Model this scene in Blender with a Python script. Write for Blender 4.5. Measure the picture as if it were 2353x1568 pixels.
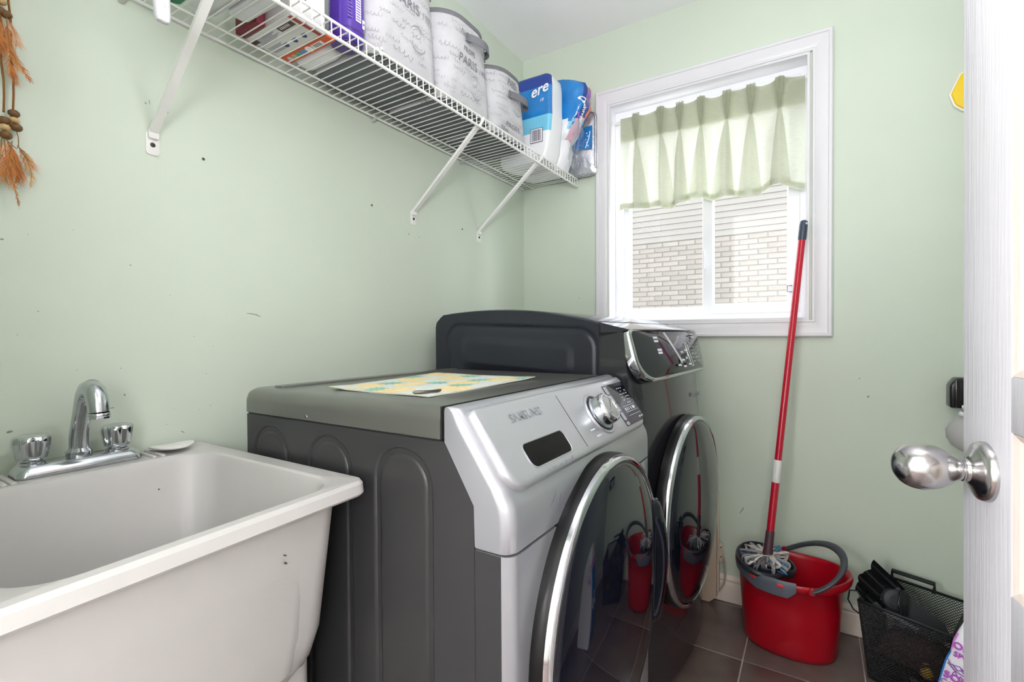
import bpy, bmesh, math, random
from mathutils import Matrix, Vector, noise
from mathutils.bvhtree import BVHTree
random.seed(7)
for o in list(bpy.data.objects): bpy.data.objects.remove(o)
SC = bpy.context.scene
COL = SC.collection
PI = math.pi
D = 2.0986      # far wall
XR = 1.80       # right wall
H = 2.44
# ------------------------------------------------------------------ camera
a, p, r = 0.559, -0.0145, -0.0056
F = Vector((-math.sin(a)*math.cos(p), math.cos(a)*math.cos(p), math.sin(p)))
R0 = Vector((math.cos(a), math.sin(a), 0)); U0 = R0.cross(F)
RR = R0*math.cos(r) + U0*math.sin(r); UU = -R0*math.sin(r) + U0*math.cos(r)
cd = bpy.data.cameras.new('camera'); cam = bpy.data.objects.new('camera', cd); COL.objects.link(cam)
cd.sensor_width = 36; cd.lens = 1108.99/2353*36; cd.clip_start = 0.01
m = Matrix((RR, UU, -F)).transposed().to_4x4(); m.translation = (1.2381, 0, 1.0793)
cam.matrix_world = m
SC.camera = cam
# ------------------------------------------------------------------ world, lamps, exposure
SC.view_settings.view_transform = 'Standard'; SC.view_settings.look = 'None'
SC.view_settings.gamma = 1; SC.view_settings.use_curve_mapping = False
SC.view_settings.exposure = 0.28
w = bpy.data.worlds.new('overcast_sky'); SC.world = w; w.use_nodes = True
bg = w.node_tree.nodes['Background']
bg.inputs[0].default_value = (0.93, 0.97, 1.0, 1); bg.inputs[1].default_value = 8.4
def lamp(name, loc, rot, shape, sx, sy, power, color, portal=False):
    l = bpy.data.lights.new(name, 'AREA'); l.shape = shape; l.size = sx; l.size_y = sy
    l.energy = power; l.color = color
    o = bpy.data.objects.new(name, l); COL.objects.link(o); o.location = loc; o.rotation_euler = rot
    if portal: l.cycles.is_portal = True
    return o
def globe(name, loc, rad, power, color):
    l = bpy.data.lights.new(name, 'POINT'); l.energy = power; l.color = color; l.shadow_soft_size = rad
    o = bpy.data.objects.new(name, l); COL.objects.link(o); o.location = loc; return o
fl_ = bpy.data.lights.new('ceiling_fill', 'SPOT'); fl_.energy = 52; fl_.spot_size = math.radians(110); fl_.spot_blend = 1.0; fl_.shadow_soft_size = .12; fl_.color = (0.98, 0.955, 1.0)  # added fill spot, aimed up to brighten the ceiling
fo_ = bpy.data.objects.new('ceiling_fill', fl_); COL.objects.link(fo_); fo_.location = (1.20, -0.01, 1.45)
fo_.rotation_euler = (Vector((1.05, 1.30, 2.44))-Vector((1.20, -0.01, 1.45))).to_track_quat('-Z', 'Y').to_euler()
globe('ceiling_lamp', (1.36, 0.60, 1.98), 0.15, 9, (0.95, 0.94, 1.0))
globe('hallway_fill', (1.72, -0.72, 1.35), 0.22, 31, (0.95, 0.94, 1.0))  # unseen fill added in the hall for the sink and washer fronts
globe('hallway_fill', (0.42, -0.78, 1.25), 0.22, 84, (0.95, 0.94, 1.0))  # second added hall fill, brightens the open door and the ceiling
lamp('window_portal', (0.834, D+0.16, 1.62), (PI/2, 0, PI), 'RECTANGLE', 0.80, 1.0, 1, (1, 1, 1), True)
SC.cycles.use_denoising = True
SC.cycles.max_bounces = 10; SC.cycles.diffuse_bounces = 5; SC.cycles.glossy_bounces = 5
SC.cycles.transmission_bounces = 8; SC.cycles.transparent_max_bounces = 16
SC.cycles.caustics_reflective = False; SC.cycles.caustics_refractive = False
SC.cycles.sample_clamp_indirect = 6
# ------------------------------------------------------------------ materials
def lin(c):
    f = lambda v: (v/255/12.92 if v/255 <= .04045 else ((v/255+.055)/1.055)**2.4)
    return (f(c[0]), f(c[1]), f(c[2]), 1)
MATS = {}
def pm(name, rgb, rough=.5, metal=0., var=.05, vscale=8., bump=0., bscale=80., coat=0., spec=.5, stretch=(1,1,1), trans=0., alpha=1., sheen=0.):
    if name in MATS: return MATS[name]
    mt = bpy.data.materials.new(name); mt.use_nodes = True; nt = mt.node_tree; b = nt.nodes['Principled BSDF']
    c = lin(rgb)
    tc = nt.nodes.new('ShaderNodeTexCoord'); mp = nt.nodes.new('ShaderNodeMapping'); mp.inputs['Scale'].default_value = stretch
    nt.links.new(tc.outputs['Object'], mp.inputs['Vector'])
    n = nt.nodes.new('ShaderNodeTexNoise'); n.inputs['Scale'].default_value = vscale; n.inputs['Detail'].default_value = 4
    nt.links.new(mp.outputs[0], n.inputs['Vector'])
    rp = nt.nodes.new('ShaderNodeValToRGB')
    rp.color_ramp.elements[0].position = .3; rp.color_ramp.elements[1].position = .7
    rp.color_ramp.elements[0].color = tuple(max(0, v*(1-var)) for v in c[:3])+(1,)
    rp.color_ramp.elements[1].color = tuple(min(1, v*(1+var)) for v in c[:3])+(1,)
    nt.links.new(n.outputs['Fac'], rp.inputs[0]); nt.links.new(rp.outputs[0], b.inputs['Base Color'])
    b.inputs['Roughness'].default_value = rough; b.inputs['Metallic'].default_value = metal
    b.inputs['Coat Weight'].default_value = coat; b.inputs['Coat Roughness'].default_value = .04
    b.inputs['Specular IOR Level'].default_value = spec
    b.inputs['Transmission Weight'].default_value = trans; b.inputs['Alpha'].default_value = alpha
    b.inputs['Sheen Weight'].default_value = sheen
    if bump:
        n2 = nt.nodes.new('ShaderNodeTexNoise'); n2.inputs['Scale'].default_value = bscale; n2.inputs['Detail'].default_value = 3
        nt.links.new(mp.outputs[0], n2.inputs['Vector'])
        bp = nt.nodes.new('ShaderNodeBump'); bp.inputs['Strength'].default_value = bump; bp.inputs['Distance'].default_value = .002
        nt.links.new(n2.outputs['Fac'], bp.inputs['Height']); nt.links.new(bp.outputs[0], b.inputs['Normal'])
    MATS[name] = mt
    return mt
def wall_paint(name, rgb, spots=(), plane='yz', specks=False):
    """eggshell paint with roller relief, scuffs (x,y,rx,ry,angle) and a scatter of dirt specks"""
    mt = pm(name, rgb, rough=.42, var=.025, vscale=2.2, bump=.06, bscale=260, spec=.4)
    nt = mt.node_tree; b = nt.nodes['Principled BSDF']
    tc = nt.nodes.new('ShaderNodeTexCoord'); sp = nt.nodes.new('ShaderNodeSeparateXYZ'); nt.links.new(tc.outputs['Object'], sp.inputs[0])
    A, B = (sp.outputs[1], sp.outputs[2]) if plane == 'yz' else (sp.outputs[0], sp.outputs[2])
    def mth(op, x, y=None):
        q = nt.nodes.new('ShaderNodeMath'); q.operation = op
        for i, v in enumerate((x, y)):
            if v is None: continue
            if isinstance(v, (int, float)): q.inputs[i].default_value = v
            else: nt.links.new(v, q.inputs[i])
        return q.outputs[0]
    nz = nt.nodes.new('ShaderNodeTexNoise'); nz.inputs['Scale'].default_value = 160; nt.links.new(tc.outputs['Object'], nz.inputs['Vector'])
    wob = mth('MULTIPLY', mth('SUBTRACT', nz.outputs['Fac'], .5), .9)
    mask = None
    for (u, v, ru, rv, an) in spots:
        du, dv = mth('SUBTRACT', A, u), mth('SUBTRACT', B, v)
        ca, sa = math.cos(an), math.sin(an)
        e1 = mth('DIVIDE', mth('ADD', mth('MULTIPLY', du, ca), mth('MULTIPLY', dv, sa)), ru)
        e2 = mth('DIVIDE', mth('SUBTRACT', mth('MULTIPLY', dv, ca), mth('MULTIPLY', du, sa)), rv)
        dd = mth('ADD', mth('ADD', mth('MULTIPLY', e1, e1), mth('MULTIPLY', e2, e2)), wob)
        k = mth('LESS_THAN', dd, 1.0)
        mask = k if mask is None else mth('MAXIMUM', mask, k)
    if specks:
        vo = nt.nodes.new('ShaderNodeTexVoronoi'); vo.inputs['Scale'].default_value = 38; nt.links.new(tc.outputs['Object'], vo.inputs['Vector'])
        near = mth('LESS_THAN', vo.outputs['Distance'], .042)
        lo = nt.nodes.new('ShaderNodeTexNoise'); lo.inputs['Scale'].default_value = 3.1; nt.links.new(tc.outputs['Object'], lo.inputs['Vector'])
        zone = mth('MULTIPLY', mth('LESS_THAN', A, .62), mth('LESS_THAN', B, 1.32))
        k = mth('MULTIPLY', mth('MULTIPLY', near, zone), mth('GREATER_THAN', lo.outputs['Fac'], .47))
        mask = k if mask is None else mth('MAXIMUM', mask, k)
    if mask is not None:
        src = b.inputs['Base Color'].links[0].from_socket
        mx = nt.nodes.new('ShaderNodeMix'); mx.data_type = 'RGBA'
        nt.links.new(mth('MULTIPLY', mask, .62), mx.inputs[0]); nt.links.new(src, mx.inputs[6]); mx.inputs[7].default_value = lin((62, 70, 60))
        nt.links.new(mx.outputs[2], b.inputs['Base Color'])
    return mt
def glass_mat(name, tint=(255, 255, 255), fac=.04, rough=.02, back=(255,255,255)):
    if name in MATS: return MATS[name]
    mt = bpy.data.materials.new(name); mt.use_nodes = True; nt = mt.node_tree; nt.nodes.clear()
    o = nt.nodes.new('ShaderNodeOutputMaterial'); mx = nt.nodes.new('ShaderNodeMixShader'); mx.inputs[0].default_value = fac
    t = nt.nodes.new('ShaderNodeBsdfTransparent'); t.inputs[0].default_value = lin(tint)
    g = nt.nodes.new('ShaderNodeBsdfGlossy'); g.inputs['Color'].default_value = lin(back); g.inputs['Roughness'].default_value = rough
    nt.links.new(t.outputs[0], mx.inputs[1]); nt.links.new(g.outputs[0], mx.inputs[2]); nt.links.new(mx.outputs[0], o.inputs[0])
    MATS[name] = mt; return mt
def fabric_trans(name, rgb, rgbt, fac=.55, sheer=.14):
    mt = bpy.data.materials.new(name); mt.use_nodes = True; nt = mt.node_tree; nt.nodes.clear()
    o = nt.nodes.new('ShaderNodeOutputMaterial'); mx = nt.nodes.new('ShaderNodeMixShader'); mx.inputs[0].default_value = fac
    d = nt.nodes.new('ShaderNodeBsdfDiffuse'); t = nt.nodes.new('ShaderNodeBsdfTranslucent')
    tc = nt.nodes.new('ShaderNodeTexCoord'); mp = nt.nodes.new('ShaderNodeMapping'); mp.inputs['Scale'].default_value = (40, 40, 700)
    nz = nt.nodes.new('ShaderNodeTexNoise'); nz.inputs['Scale'].default_value = 1; nz.inputs['Detail'].default_value = 5
    nt.links.new(tc.outputs['Object'], mp.inputs[0]); nt.links.new(mp.outputs[0], nz.inputs['Vector'])
    for sh, c in ((d, rgb), (t, rgbt)):
        rp = nt.nodes.new('ShaderNodeValToRGB'); l = lin(c)
        rp.color_ramp.elements[0].position = .35; rp.color_ramp.elements[1].position = .6
        rp.color_ramp.elements[0].color = tuple(v*.9 for v in l[:3])+(1,); rp.color_ramp.elements[1].color = l
        nt.links.new(nz.outputs['Fac'], rp.inputs[0]); nt.links.new(rp.outputs[0], sh.inputs[0])
    nt.links.new(d.outputs[0], mx.inputs[1]); nt.links.new(t.outputs[0], mx.inputs[2])
    tr = nt.nodes.new('ShaderNodeBsdfTransparent'); m2 = nt.nodes.new('ShaderNodeMixShader'); m2.inputs[0].default_value = sheer
    nt.links.new(mx.outputs[0], m2.inputs[1]); nt.links.new(tr.outputs[0], m2.inputs[2]); nt.links.new(m2.outputs[0], o.inputs[0])
    return mt
# ------------------------------------------------------------------ helpers
def thing(name, label, cat, loc=(0, 0, 0), group=None, kind=None):
    o = bpy.data.objects.new(name, None); COL.objects.link(o); o.location = loc; o.empty_display_size = .05
    if label: o['label'] = label
    if cat: o['category'] = cat
    if group: o['group'] = group
    if kind: o['kind'] = kind
    return o
def par(o, parent):
    if parent is None: return o
    o.parent = parent
    if parent.type == 'EMPTY': o.matrix_parent_inverse = Matrix.Translation(parent.location).inverted()
    return o
def obj(name, bm, mats, parent=None, smooth=True, ang=35, label=None, kind=None, cat=None, group=None, recalc=True):
    if recalc: bmesh.ops.recalc_face_normals(bm, faces=bm.faces)
    me = bpy.data.meshes.new(name); bm.to_mesh(me); bm.free()
    for mt in (mats if isinstance(mats, (list, tuple)) else [mats]): me.materials.append(mt)
    if smooth:
        me.shade_smooth(); me.set_sharp_from_angle(angle=math.radians(ang))
    o = bpy.data.objects.new(name, me); COL.objects.link(o); par(o, parent)
    if label: o['label'] = label
    if kind: o['kind'] = kind
    if cat: o['category'] = cat
    if group: o['group'] = group
    return o
def inst(name, me, loc, parent, rot=(0, 0, 0), scale=(1, 1, 1)):
    o = bpy.data.objects.new(name, me); COL.objects.link(o); par(o, parent); o.location = loc; o.rotation_euler = rot; o.scale = scale
    return o
def B(): return bmesh.new()
def box(bm, x0, x1, y0, y1, z0, z1, bev=0., seg=3, mi=0, M=None):
    t = bmesh.new()
    vs = [t.verts.new((x, y, z)) for x in (x0, x1) for y in (y0, y1) for z in (z0, z1)]
    for f in ((0,1,3,2),(4,6,7,5),(0,4,5,1),(2,3,7,6),(0,2,6,4),(1,5,7,3)): t.faces.new([vs[i] for i in f])
    if bev: bmesh.ops.bevel(t, geom=t.edges[:], offset=bev, segments=seg, profile=.5, affect='EDGES')
    return join(bm, t, M, mi)
def join(bm, t, M=None, mi=None):
    bmesh.ops.recalc_face_normals(t, faces=t.faces)
    mp = {}
    for v in t.verts: mp[v] = bm.verts.new(M @ v.co if M else v.co)
    out = []
    for f in t.faces:
        try:
            g = bm.faces.new([mp[v] for v in f.verts])
            g.material_index = mi if mi is not None else f.material_index
            out.append(g)
        except ValueError: pass
    t.free(); return out
def loft(bm, loops, cap0=True, cap1=True, closed=True, mi=0, wrap=False):
    rows = [[bm.verts.new(q) for q in L] for L in loops]
    n = len(rows[0])
    prs = list(zip(rows[:-1], rows[1:]))
    if wrap: prs.append((rows[-1], rows[0]))
    for A, Bq in prs:
        for i in range(n if closed else n-1):
            j = (i+1) % n
            f = bm.faces.new((A[i], A[j], Bq[j], Bq[i])); f.material_index = mi
    if closed and not wrap:
        if cap0: bm.faces.new(rows[0][::-1]).material_index = mi
        if cap1: bm.faces.new(rows[-1]).material_index = mi
    return rows
def tube(bm, pts, rad, seg=8, closed=False, mi=0, flat=None):
    """round tube through pts; rad may be a list; flat=(a,b) scales the section"""
    pts = [Vector(q) for q in pts]; n = len(pts); loops = []
    up = None
    for i, q in enumerate(pts):
        t = (pts[(i+1) % n]-pts[i-1]) if closed else (pts[min(i+1, n-1)]-pts[max(i-1, 0)])
        t.normalize()
        if up is None:
            up = Vector((0, 0, 1)) if abs(t.z) < .9 else Vector((0, 1, 0))
        s = t.cross(up); s.normalize(); u = s.cross(t); u.normalize(); up = u
        rr = rad[i] if isinstance(rad, (list, tuple)) else rad
        fa, fb = flat or (1, 1)
        loops.append([q + s*(rr*fa*math.cos(2*PI*k/seg)) + u*(rr*fb*math.sin(2*PI*k/seg)) for k in range(seg)])
    loft(bm, loops, wrap=closed, mi=mi)
def cyl(bm, p0, p1, r0, r1=None, seg=20, mi=0):
    tube(bm, [p0, p1], [r0, r0 if r1 is None else r1], seg, mi=mi)
def lathe(bm, prof, c, axis, seg=48, mi=0):
    """prof: (radius, height along axis); closed caps where radius>0"""
    ax = Vector(axis).normalized(); up = Vector((0, 0, 1)) if abs(ax.z) < .9 else Vector((1, 0, 0))
    s = ax.cross(up).normalized(); u = s.cross(ax); c = Vector(c)
    loft(bm, [[c + ax*h + (s*math.cos(2*PI*k/seg)+u*math.sin(2*PI*k/seg))*max(rr, 1e-4) for k in range(seg)] for rr, h in prof], mi=mi)
def smooth_prof(pr, k=5):
    out = []
    for i in range(len(pr)-1):
        p0, p1, p2, p3 = [Vector(pr[max(0, min(len(pr)-1, q))]) for q in (i-1, i, i+1, i+2)]
        for j in range(k):
            t = j/k; out.append(tuple(.5*((2*p1)+(-p0+p2)*t+(2*p0-5*p1+4*p2-p3)*t*t+(-p0+3*p1-3*p2+p3)*t**3)))
    return out+[pr[-1]]
def rrect(x0, x1, y0, y1, rad, n=6):
    out = []
    for cx, cy, a0 in ((x1-rad, y1-rad, 0), (x0+rad, y1-rad, PI/2), (x0+rad, y0+rad, PI), (x1-rad, y0+rad, 1.5*PI)):
        for k in range(n+1):
            t = a0 + PI/2*k/n; out.append((cx+rad*math.cos(t), cy+rad*math.sin(t)))
    return out
def rrect4(x0, x1, y0, y1, rads, n=6):   # radii for corners (x1y1),(x0y1),(x0y0),(x1y0)
    out = []
    for (sx, sy, a0), rd in zip(((1, 1, 0), (0, 1, PI/2), (0, 0, PI), (1, 0, 1.5*PI)), rads):
        cx = x1-rd if sx else x0+rd; cy = y1-rd if sy else y0+rd
        for k in range(n+1):
            t = a0 + PI/2*k/n; out.append((cx+rd*math.cos(t), cy+rd*math.sin(t)))
    return out
def prism(bm, poly, axis, a0, a1, bev=0., seg=3, mi=0, M=None):
    """poly in the two other axes (x->(y,z), y->(x,z), z->(x,y)) extruded from a0 to a1"""
    f = {'x': lambda q, h: (h, q[0], q[1]), 'y': lambda q, h: (q[0], h, q[1]), 'z': lambda q, h: (q[0], q[1], h)}[axis]
    t = bmesh.new(); loft(t, [[f(q, a0) for q in poly], [f(q, a1) for q in poly]])
    if bev: bmesh.ops.bevel(t, geom=t.edges[:], offset=bev, segments=seg, profile=.5, affect='EDGES')
    return join(bm, t, M, mi)
def patch(bm, outline, mp, rings=10, mi=0, inner=0.0):
    """polar patch inside a convex outline; mp(u,v,t) -> 3D, t=1 at the rim, 0 in the middle"""
    cx = sum(q[0] for q in outline)/len(outline); cy = sum(q[1] for q in outline)/len(outline)
    rows = []
    for k in range(rings+1):
        t = 1-(1-inner)*k/rings
        if k == rings and inner == 0: t = .02
        rows.append([mp(cx+(q[0]-cx)*t, cy+(q[1]-cy)*t, t) for q in outline])
    return loft(bm, rows, cap0=False, cap1=(inner == 0), mi=mi)
def text_bm(body, size, M, depth=.0006, mi=0, shear=0., warp=None, spacing=1., bold=0.):
    cu = bpy.data.curves.new('text', 'FONT'); cu.body = body; cu.size = size; cu.extrude = depth/2; cu.align_x = 'CENTER'; cu.align_y = 'CENTER'
    cu.shear = shear; cu.space_character = spacing; cu.offset = bold; cu.resolution_u = 3
    o = bpy.data.objects.new('text', cu); COL.objects.link(o)
    dg = bpy.context.evaluated_depsgraph_get(); dg.update()
    me = bpy.data.meshes.new_from_object(o.evaluated_get(dg))
    t = bmesh.new(); t.from_mesh(me)
    bpy.data.objects.remove(o); bpy.data.curves.remove(cu); bpy.data.meshes.remove(me)
    if warp:
        for v in t.verts: v.co = warp(v.co.x, v.co.y, v.co.z)
    for f in t.faces: f.material_index = mi
    return t
def add_text(bm, body, size, origin, ux, uy, **k):
    ux = Vector(ux).normalized(); uy = Vector(uy); uy = (uy-ux*uy.dot(ux)).normalized(); n = ux.cross(uy)
    M = Matrix((ux, uy, n)).transposed().to_4x4(); M.translation = Vector(origin)
    mi = k.pop('mi', 0)
    join(bm, text_bm(body, size, M, **k), M, mi)
# ------------------------------------------------------------------ palette
GREEN = (208, 218, 203)
M_wall_left = wall_paint('green_wall_paint_scuffed', GREEN, spots=[
    (.707, 1.135, .016, .0012, -.1), (.722, 1.131, .010, .001, -.3), (.2566, .9066, .0045, .0022, .2), (.5398, .857, .005, .0010, -.6),
    (.477, 1.588, .002, .0015, 0), (.484, 1.593, .0008, .006, .15), (.519, 1.5845, .0018, .0018, 0), (1.2837, 1.442, .0028, .0028, 0),
    (1.3357, 1.44, .002, .002, 0), (.252, 1.255, .0025, .0018, 0), (.4443, 1.231, .0018, .0012, 0), (.43, .955, .0018, .0024, .4), (.37, .93, .004, .0009, .1), (.408, .93, .004, .001, .1)],
    plane='yz', specks=True)
M_wall_far = wall_paint('green_wall_paint', GREEN, spots=[(.998, .374, .0018, .016, -.5), (1.4005, .852, .003, .004, 0), (1.375, .915, .002, .002, 0), (.30, 1.245, .003, .002, 0)], plane='xz')
M_plain_wall = pm('hall_wall_paint', (222, 220, 214), .6, var=.02, bump=.05, bscale=200)
M_ceil = pm('ceiling_paint', (250, 250, 252), .8, var=.015, bump=.08, bscale=300)
M_trim = pm('white_trim_paint', (224, 223, 227), .35, var=.02, vscale=5)
M_vinyl = pm('white_vinyl_frame', (240, 242, 246), .3, var=.015)
M_grout = pm('grout', (178, 164, 158), .9, var=.15, vscale=30, bump=.3, bscale=300)
M_tile = pm('brown_floor_tile', (104, 88, 84), .27, var=.16, vscale=9, bump=.12, bscale=60, spec=.5)
M_base = pm('cream_baseboard_paint', (226, 214, 204), .4, var=.03)
M_whitewire = pm('white_coated_wire', (236, 236, 233), .35, var=.02)
M_chrome = pm('chrome', (205, 208, 212), .09, 1., var=.03)
M_chrome_dull = pm('water_spotted_chrome', (196, 200, 204), .16, 1., var=.12, vscale=45, bump=.05, bscale=90)
M_screw = pm('dark_screw', (70, 68, 64), .35, .9)
# ------------------------------------------------------------------ setting
fl = obj('floor', (lambda b: (box(b, -.15, 2.1, -1.5, D+.15, -.06, -.0025), b)[1])(B()), M_grout, smooth=False, kind='structure')
tb = B(); box(tb, -.1655, .1655, -.1655, .1655, -.012, 0, .0022, 2)
tile_me = None
for i in range(-4, 4):
    for j in range(-10, 2):
        x = 1.042+.335*(i+.5); y = 1.735+.335*(j+.5)
        if x < -.02 or x > 2.0: continue
        if tile_me is None:
            t = obj('tile', tb, M_tile, fl); tile_me = t.data; t.location = (x, y, 0)
        else: t = inst('tile', tile_me, (x, y, 0), fl)
        t.location.z += random.uniform(-.0006, .0003)
b = B(); box(b, -.12, 0, -.14, D+.15, 0, H); wl = obj('wall_left', b, M_wall_left, smooth=False, kind='structure')
WX0, WX1, WZ0, WZ1 = .446, 1.222, 1.128, 2.106
b = B()
for q in ((0, WX0, 0, H), (WX1, XR, 0, H), (WX0, WX1, 0, WZ0), (WX0, WX1, WZ1, H)): box(b, q[0], q[1], D, D+.15, q[2], q[3])
bmesh.ops.remove_doubles(b, verts=b.verts, dist=1e-5)
obj('wall_back', b, M_wall_far, smooth=False, kind='structure')
b = B(); box(b, XR, XR+.12, -.14, D+.15, 0, H); obj('wall_right', b, M_wall_far, smooth=False, kind='structure')
DX0, DX1 = .66, 1.53
b = B()
for q in ((-.12, DX0, 0, H), (DX1, XR+.12, 0, H), (DX0, DX1, 2.06, H)): box(b, q[0], q[1], -.14, -.03, q[2], q[3])
obj('wall_front', b, M_wall_far, smooth=False, kind='structure')
b = B(); box(b, -.12, 2.1, -1.62, -1.5, 0, H); box(b, -.24, -.12, -1.5, -.14, 0, H); box(b, 2.1, 2.22, -1.5, -.14, 0, H)
obj('wall_hall', b, M_plain_wall, smooth=False, kind='structure')
b = B(); box(b, -.24, 2.22, -1.62, D+.15, H, H+.1); obj('ceiling', b, M_ceil, smooth=False, kind='structure')
# wall anchors left in the wall
for (y, z) in ((.5928, 1.5014), (1.1109, 1.5068), (1.5943, 1.5154)):
    b = B(); lathe(b, [(.0002, .0016), (.0035, .0016), (.0042, .001), (.0042, -.001)], (0, y, z), (1, 0, 0), 14); an = obj('wall_anchor', b, pm('anchor_plastic', (170, 172, 160), .5), wl)
    b = B(); lathe(b, [(.0002, .0022), (.0024, .002), (.0026, .0012)], (0, y, z), (1, 0, 0), 12); obj('screw_hole', b, pm('black_hole', (22, 22, 20), .8), an)
# baseboards
def baseboard(name, pts0, pts1):
    prof = [(0, 0), (.016, 0), (.016, .055), (.0145, .060), (.0145, .066), (.012, .074), (.0085, .078), (.0105, .082), (.0105, .088), (.006, .096), (.003, .102), (0, .102)]
    b = B(); (x0, y0), (x1, y1) = pts0, pts1
    d = Vector((x1-x0, y1-y0, 0)).normalized(); n = Vector((0, 0, 1)).cross(d)
    loft(b, [[Vector((x, y, 0))+n*q[0]+Vector((0, 0, q[1])) for q in prof] for x, y in (pts0, pts1)])
    return obj(name, b, M_base, kind='structure', ang=20)
baseboard('baseboard_back', (XR, D), (0, D)); baseboard('baseboard_right', (XR, -.03), (XR, D)); baseboard('baseboard_left', (0, D), (0, -.03))
# doorway trim (inside the near wall, behind the viewer)
b = B(); box(b, DX0-.07, DX0, -.03, -.014, 0, 2.13, .003); box(b, DX1, DX1+.07, -.03, -.014, 0, 2.13, .003); box(b, DX0, DX1, -.03, -.014, 2.06, 2.13, .003)
obj('trim_1', b, M_trim, kind='structure')
# ------------------------------------------------------------------ window
win = thing('window_1', 'white framed sliding window with moulded casing in the green back wall', None, ((WX0+WX1)/2, D, WZ0), kind='structure')
def framesweep(bm, x0, x1, z0, z1, prof):
    """prof: (inset from the outer rectangle, y)"""
    rows = []
    for d, y in prof:
        rows.append([(x0+d, y, z0+d), (x1-d, y, z0+d), (x1-d, y, z1-d), (x0+d, y, z1-d)])
    loft(bm, rows, cap0=False, cap1=False)
CX0, CX1, CZ0, CZ1 = .3914, 1.2944, 1.0632, 2.171
b = B(); framesweep(b, CX0, CX1, CZ0, CZ1, [(0, D+.001), (0, D-.020), (.004, D-.024), (.012, D-.024), (.015, D-.020), (.030, D-.019), (.038, D-.017), (.052, D-.012), (.056, D-.014), (.062, D-.013), (.064, D-.009), (.064, D+.001)])
obj('casing', b, M_trim, win, ang=25)
jy = D+.155
b = B(); framesweep(b, WX0-.001, WX1+.001, WZ0-.001, WZ1+.001, [(0, D-.010), (.008, D-.010), (.008, jy), (0, jy)])
obj('jamb', b, M_trim, win, smooth=False)
fy = D+.075
b = B(); framesweep(b, WX0+.007, WX1-.007, WZ0+.007, WZ1-.007, [(0, fy), (.022, fy), (.026, fy+.006), (.026, fy+.018), (.030, fy+.018), (.030, fy+.07), (0, fy+.07)])
obj('outer_frame', b, M_vinyl, win, ang=30)
def sash(name, x0, x1, z0, z1, y, wd):
    b = B(); framesweep(b, x0, x1, z0, z1, [(0, y+.026), (0, y+.003), (.003, y), (wd-.006, y), (wd-.001, y+.005), (wd, y+.012), (wd, y+.026)])
    s = obj(name, b, M_vinyl, win, ang=30)
    b = B(); box(b, x0+wd-.004, x1-wd+.004, y+.011, y+.015, z0+wd-.004, z1-wd+.004)
    obj('pane', b, glass_mat('window_glass'), s, smooth=False)
    return s
sash('sash', .478, .866, WZ0+.033, WZ1-.033, fy+.036, .034)
sr = sash('sash', .834, 1.192, WZ0+.030, WZ1-.030, fy+.006, .045)
b = B(); box(b, .838, .848, fy-.014, fy+.006, 1.35, 1.43, .003); obj('pull_handle', b, M_vinyl, sr)
b = B(); tube(b, [(1.165, fy+.006, 1.262), (1.165, fy-.006, 1.262), (1.150, fy-.008, 1.262), (1.150, fy-.008, 1.238), (1.165, fy-.006, 1.238), (1.165, fy+.006, 1.238)], .002, 6); obj('latch', b, pm('latch_metal', (150, 152, 158), .35, .6), sr)
# ------------------------------------------------------------------ valance
M_fab = fabric_trans('sheer_green_linen', (214, 219, 200), (226, 228, 215), .70)
cur = thing('window_valance', 'short pale green pinch-pleated valance hanging inside the window', 'curtain', (.86, D+.03, 2.03))
b = B(); tube(b, [(WX0+.009, D+.036, 2.037), (WX1-.009, D+.036, 2.037)], .005, 10)
for xx in (WX0+.010, WX1-.010): cyl(b, (xx-.002, D+.036, 2.037), (xx+.002, D+.036, 2.037), .010, seg=14)
obj('curtain_rod', b, pm('white_rod', (235, 235, 232), .4), cur)
PL = [.568, .676, .756, .841, .939, 1.026, 1.125]
FL = {.568: (.004, .050), .676: (.004, .058), .756: (.022, .030), .841: (.052, .022), .939: (.060, .024), 1.026: (.044, .034), 1.125: (.030, .034)}
cx0, cx1 = .492, 1.208
def cur_y(x, z):
    """depth of the cloth: flat between pleats at the heading, deep soft flutes below the pinch"""
    base = D+.030
    t = max(0., min(1., (1.935-z)/.12))
    y = base
    for i, px in enumerate(PL):
        d = x-px
        if z > 1.935:
            wdt = .010+.010*(z-1.935)/.11
            y -= .022*math.exp(-(d/wdt)**2)*(.55+.45*(z-1.935)/.11)
        else:
            wdt = .012+.016*t
            y -= (.014+.008*t)*math.exp(-(d/wdt)**2)
    y += .010*t*math.sin(x*31+.6)+.006*t*math.sin(x*73)
    y += .0015*noise.noise((x*30, z*30, 3.))
    return y
def hem_z(x): return 1.628+.010*math.sin(x*23+1.2)+.008*math.sin(x*41)
def sheet(bm, f0, f1, nz, off, nx=220, xa=cx0, xb=cx1):
    rows = []
    for k in range(nz+1):
        L = []
        for i in range(nx+1):
            x = xa+(xb-xa)*i/nx; z0, z1 = f0(x), f1(x); z = z0+(z1-z0)*k/nz
            dx = 0
            if z < 1.96:                                   # gathered at the pinch
                for q in PL: dx -= .004*((x-q)/.012)*math.exp(-((x-q)/.02)**2)*math.exp(-((z-1.935)/.03)**2)
            L.append((x+dx, cur_y(x, z)+off, z))
        rows.append(L)
    loft(bm, rows, closed=False)
top = lambda x: 2.046+.004*math.sin(x*40)+.006*sum(math.exp(-((x-q)/.012)**2) for q in PL)
b = B(); sheet(b, hem_z, top, 60, 0); obj('cloth', b, M_fab, cur, ang=80, recalc=False)
b = B(); sheet(b, lambda x: 1.938, lambda x: top(x)-.001, 16, .004); sheet(b, lambda x: 1.939, lambda x: top(x)-.002, 16, .007); obj('heading', b, M_fab, cur, ang=80, recalc=False)
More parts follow.
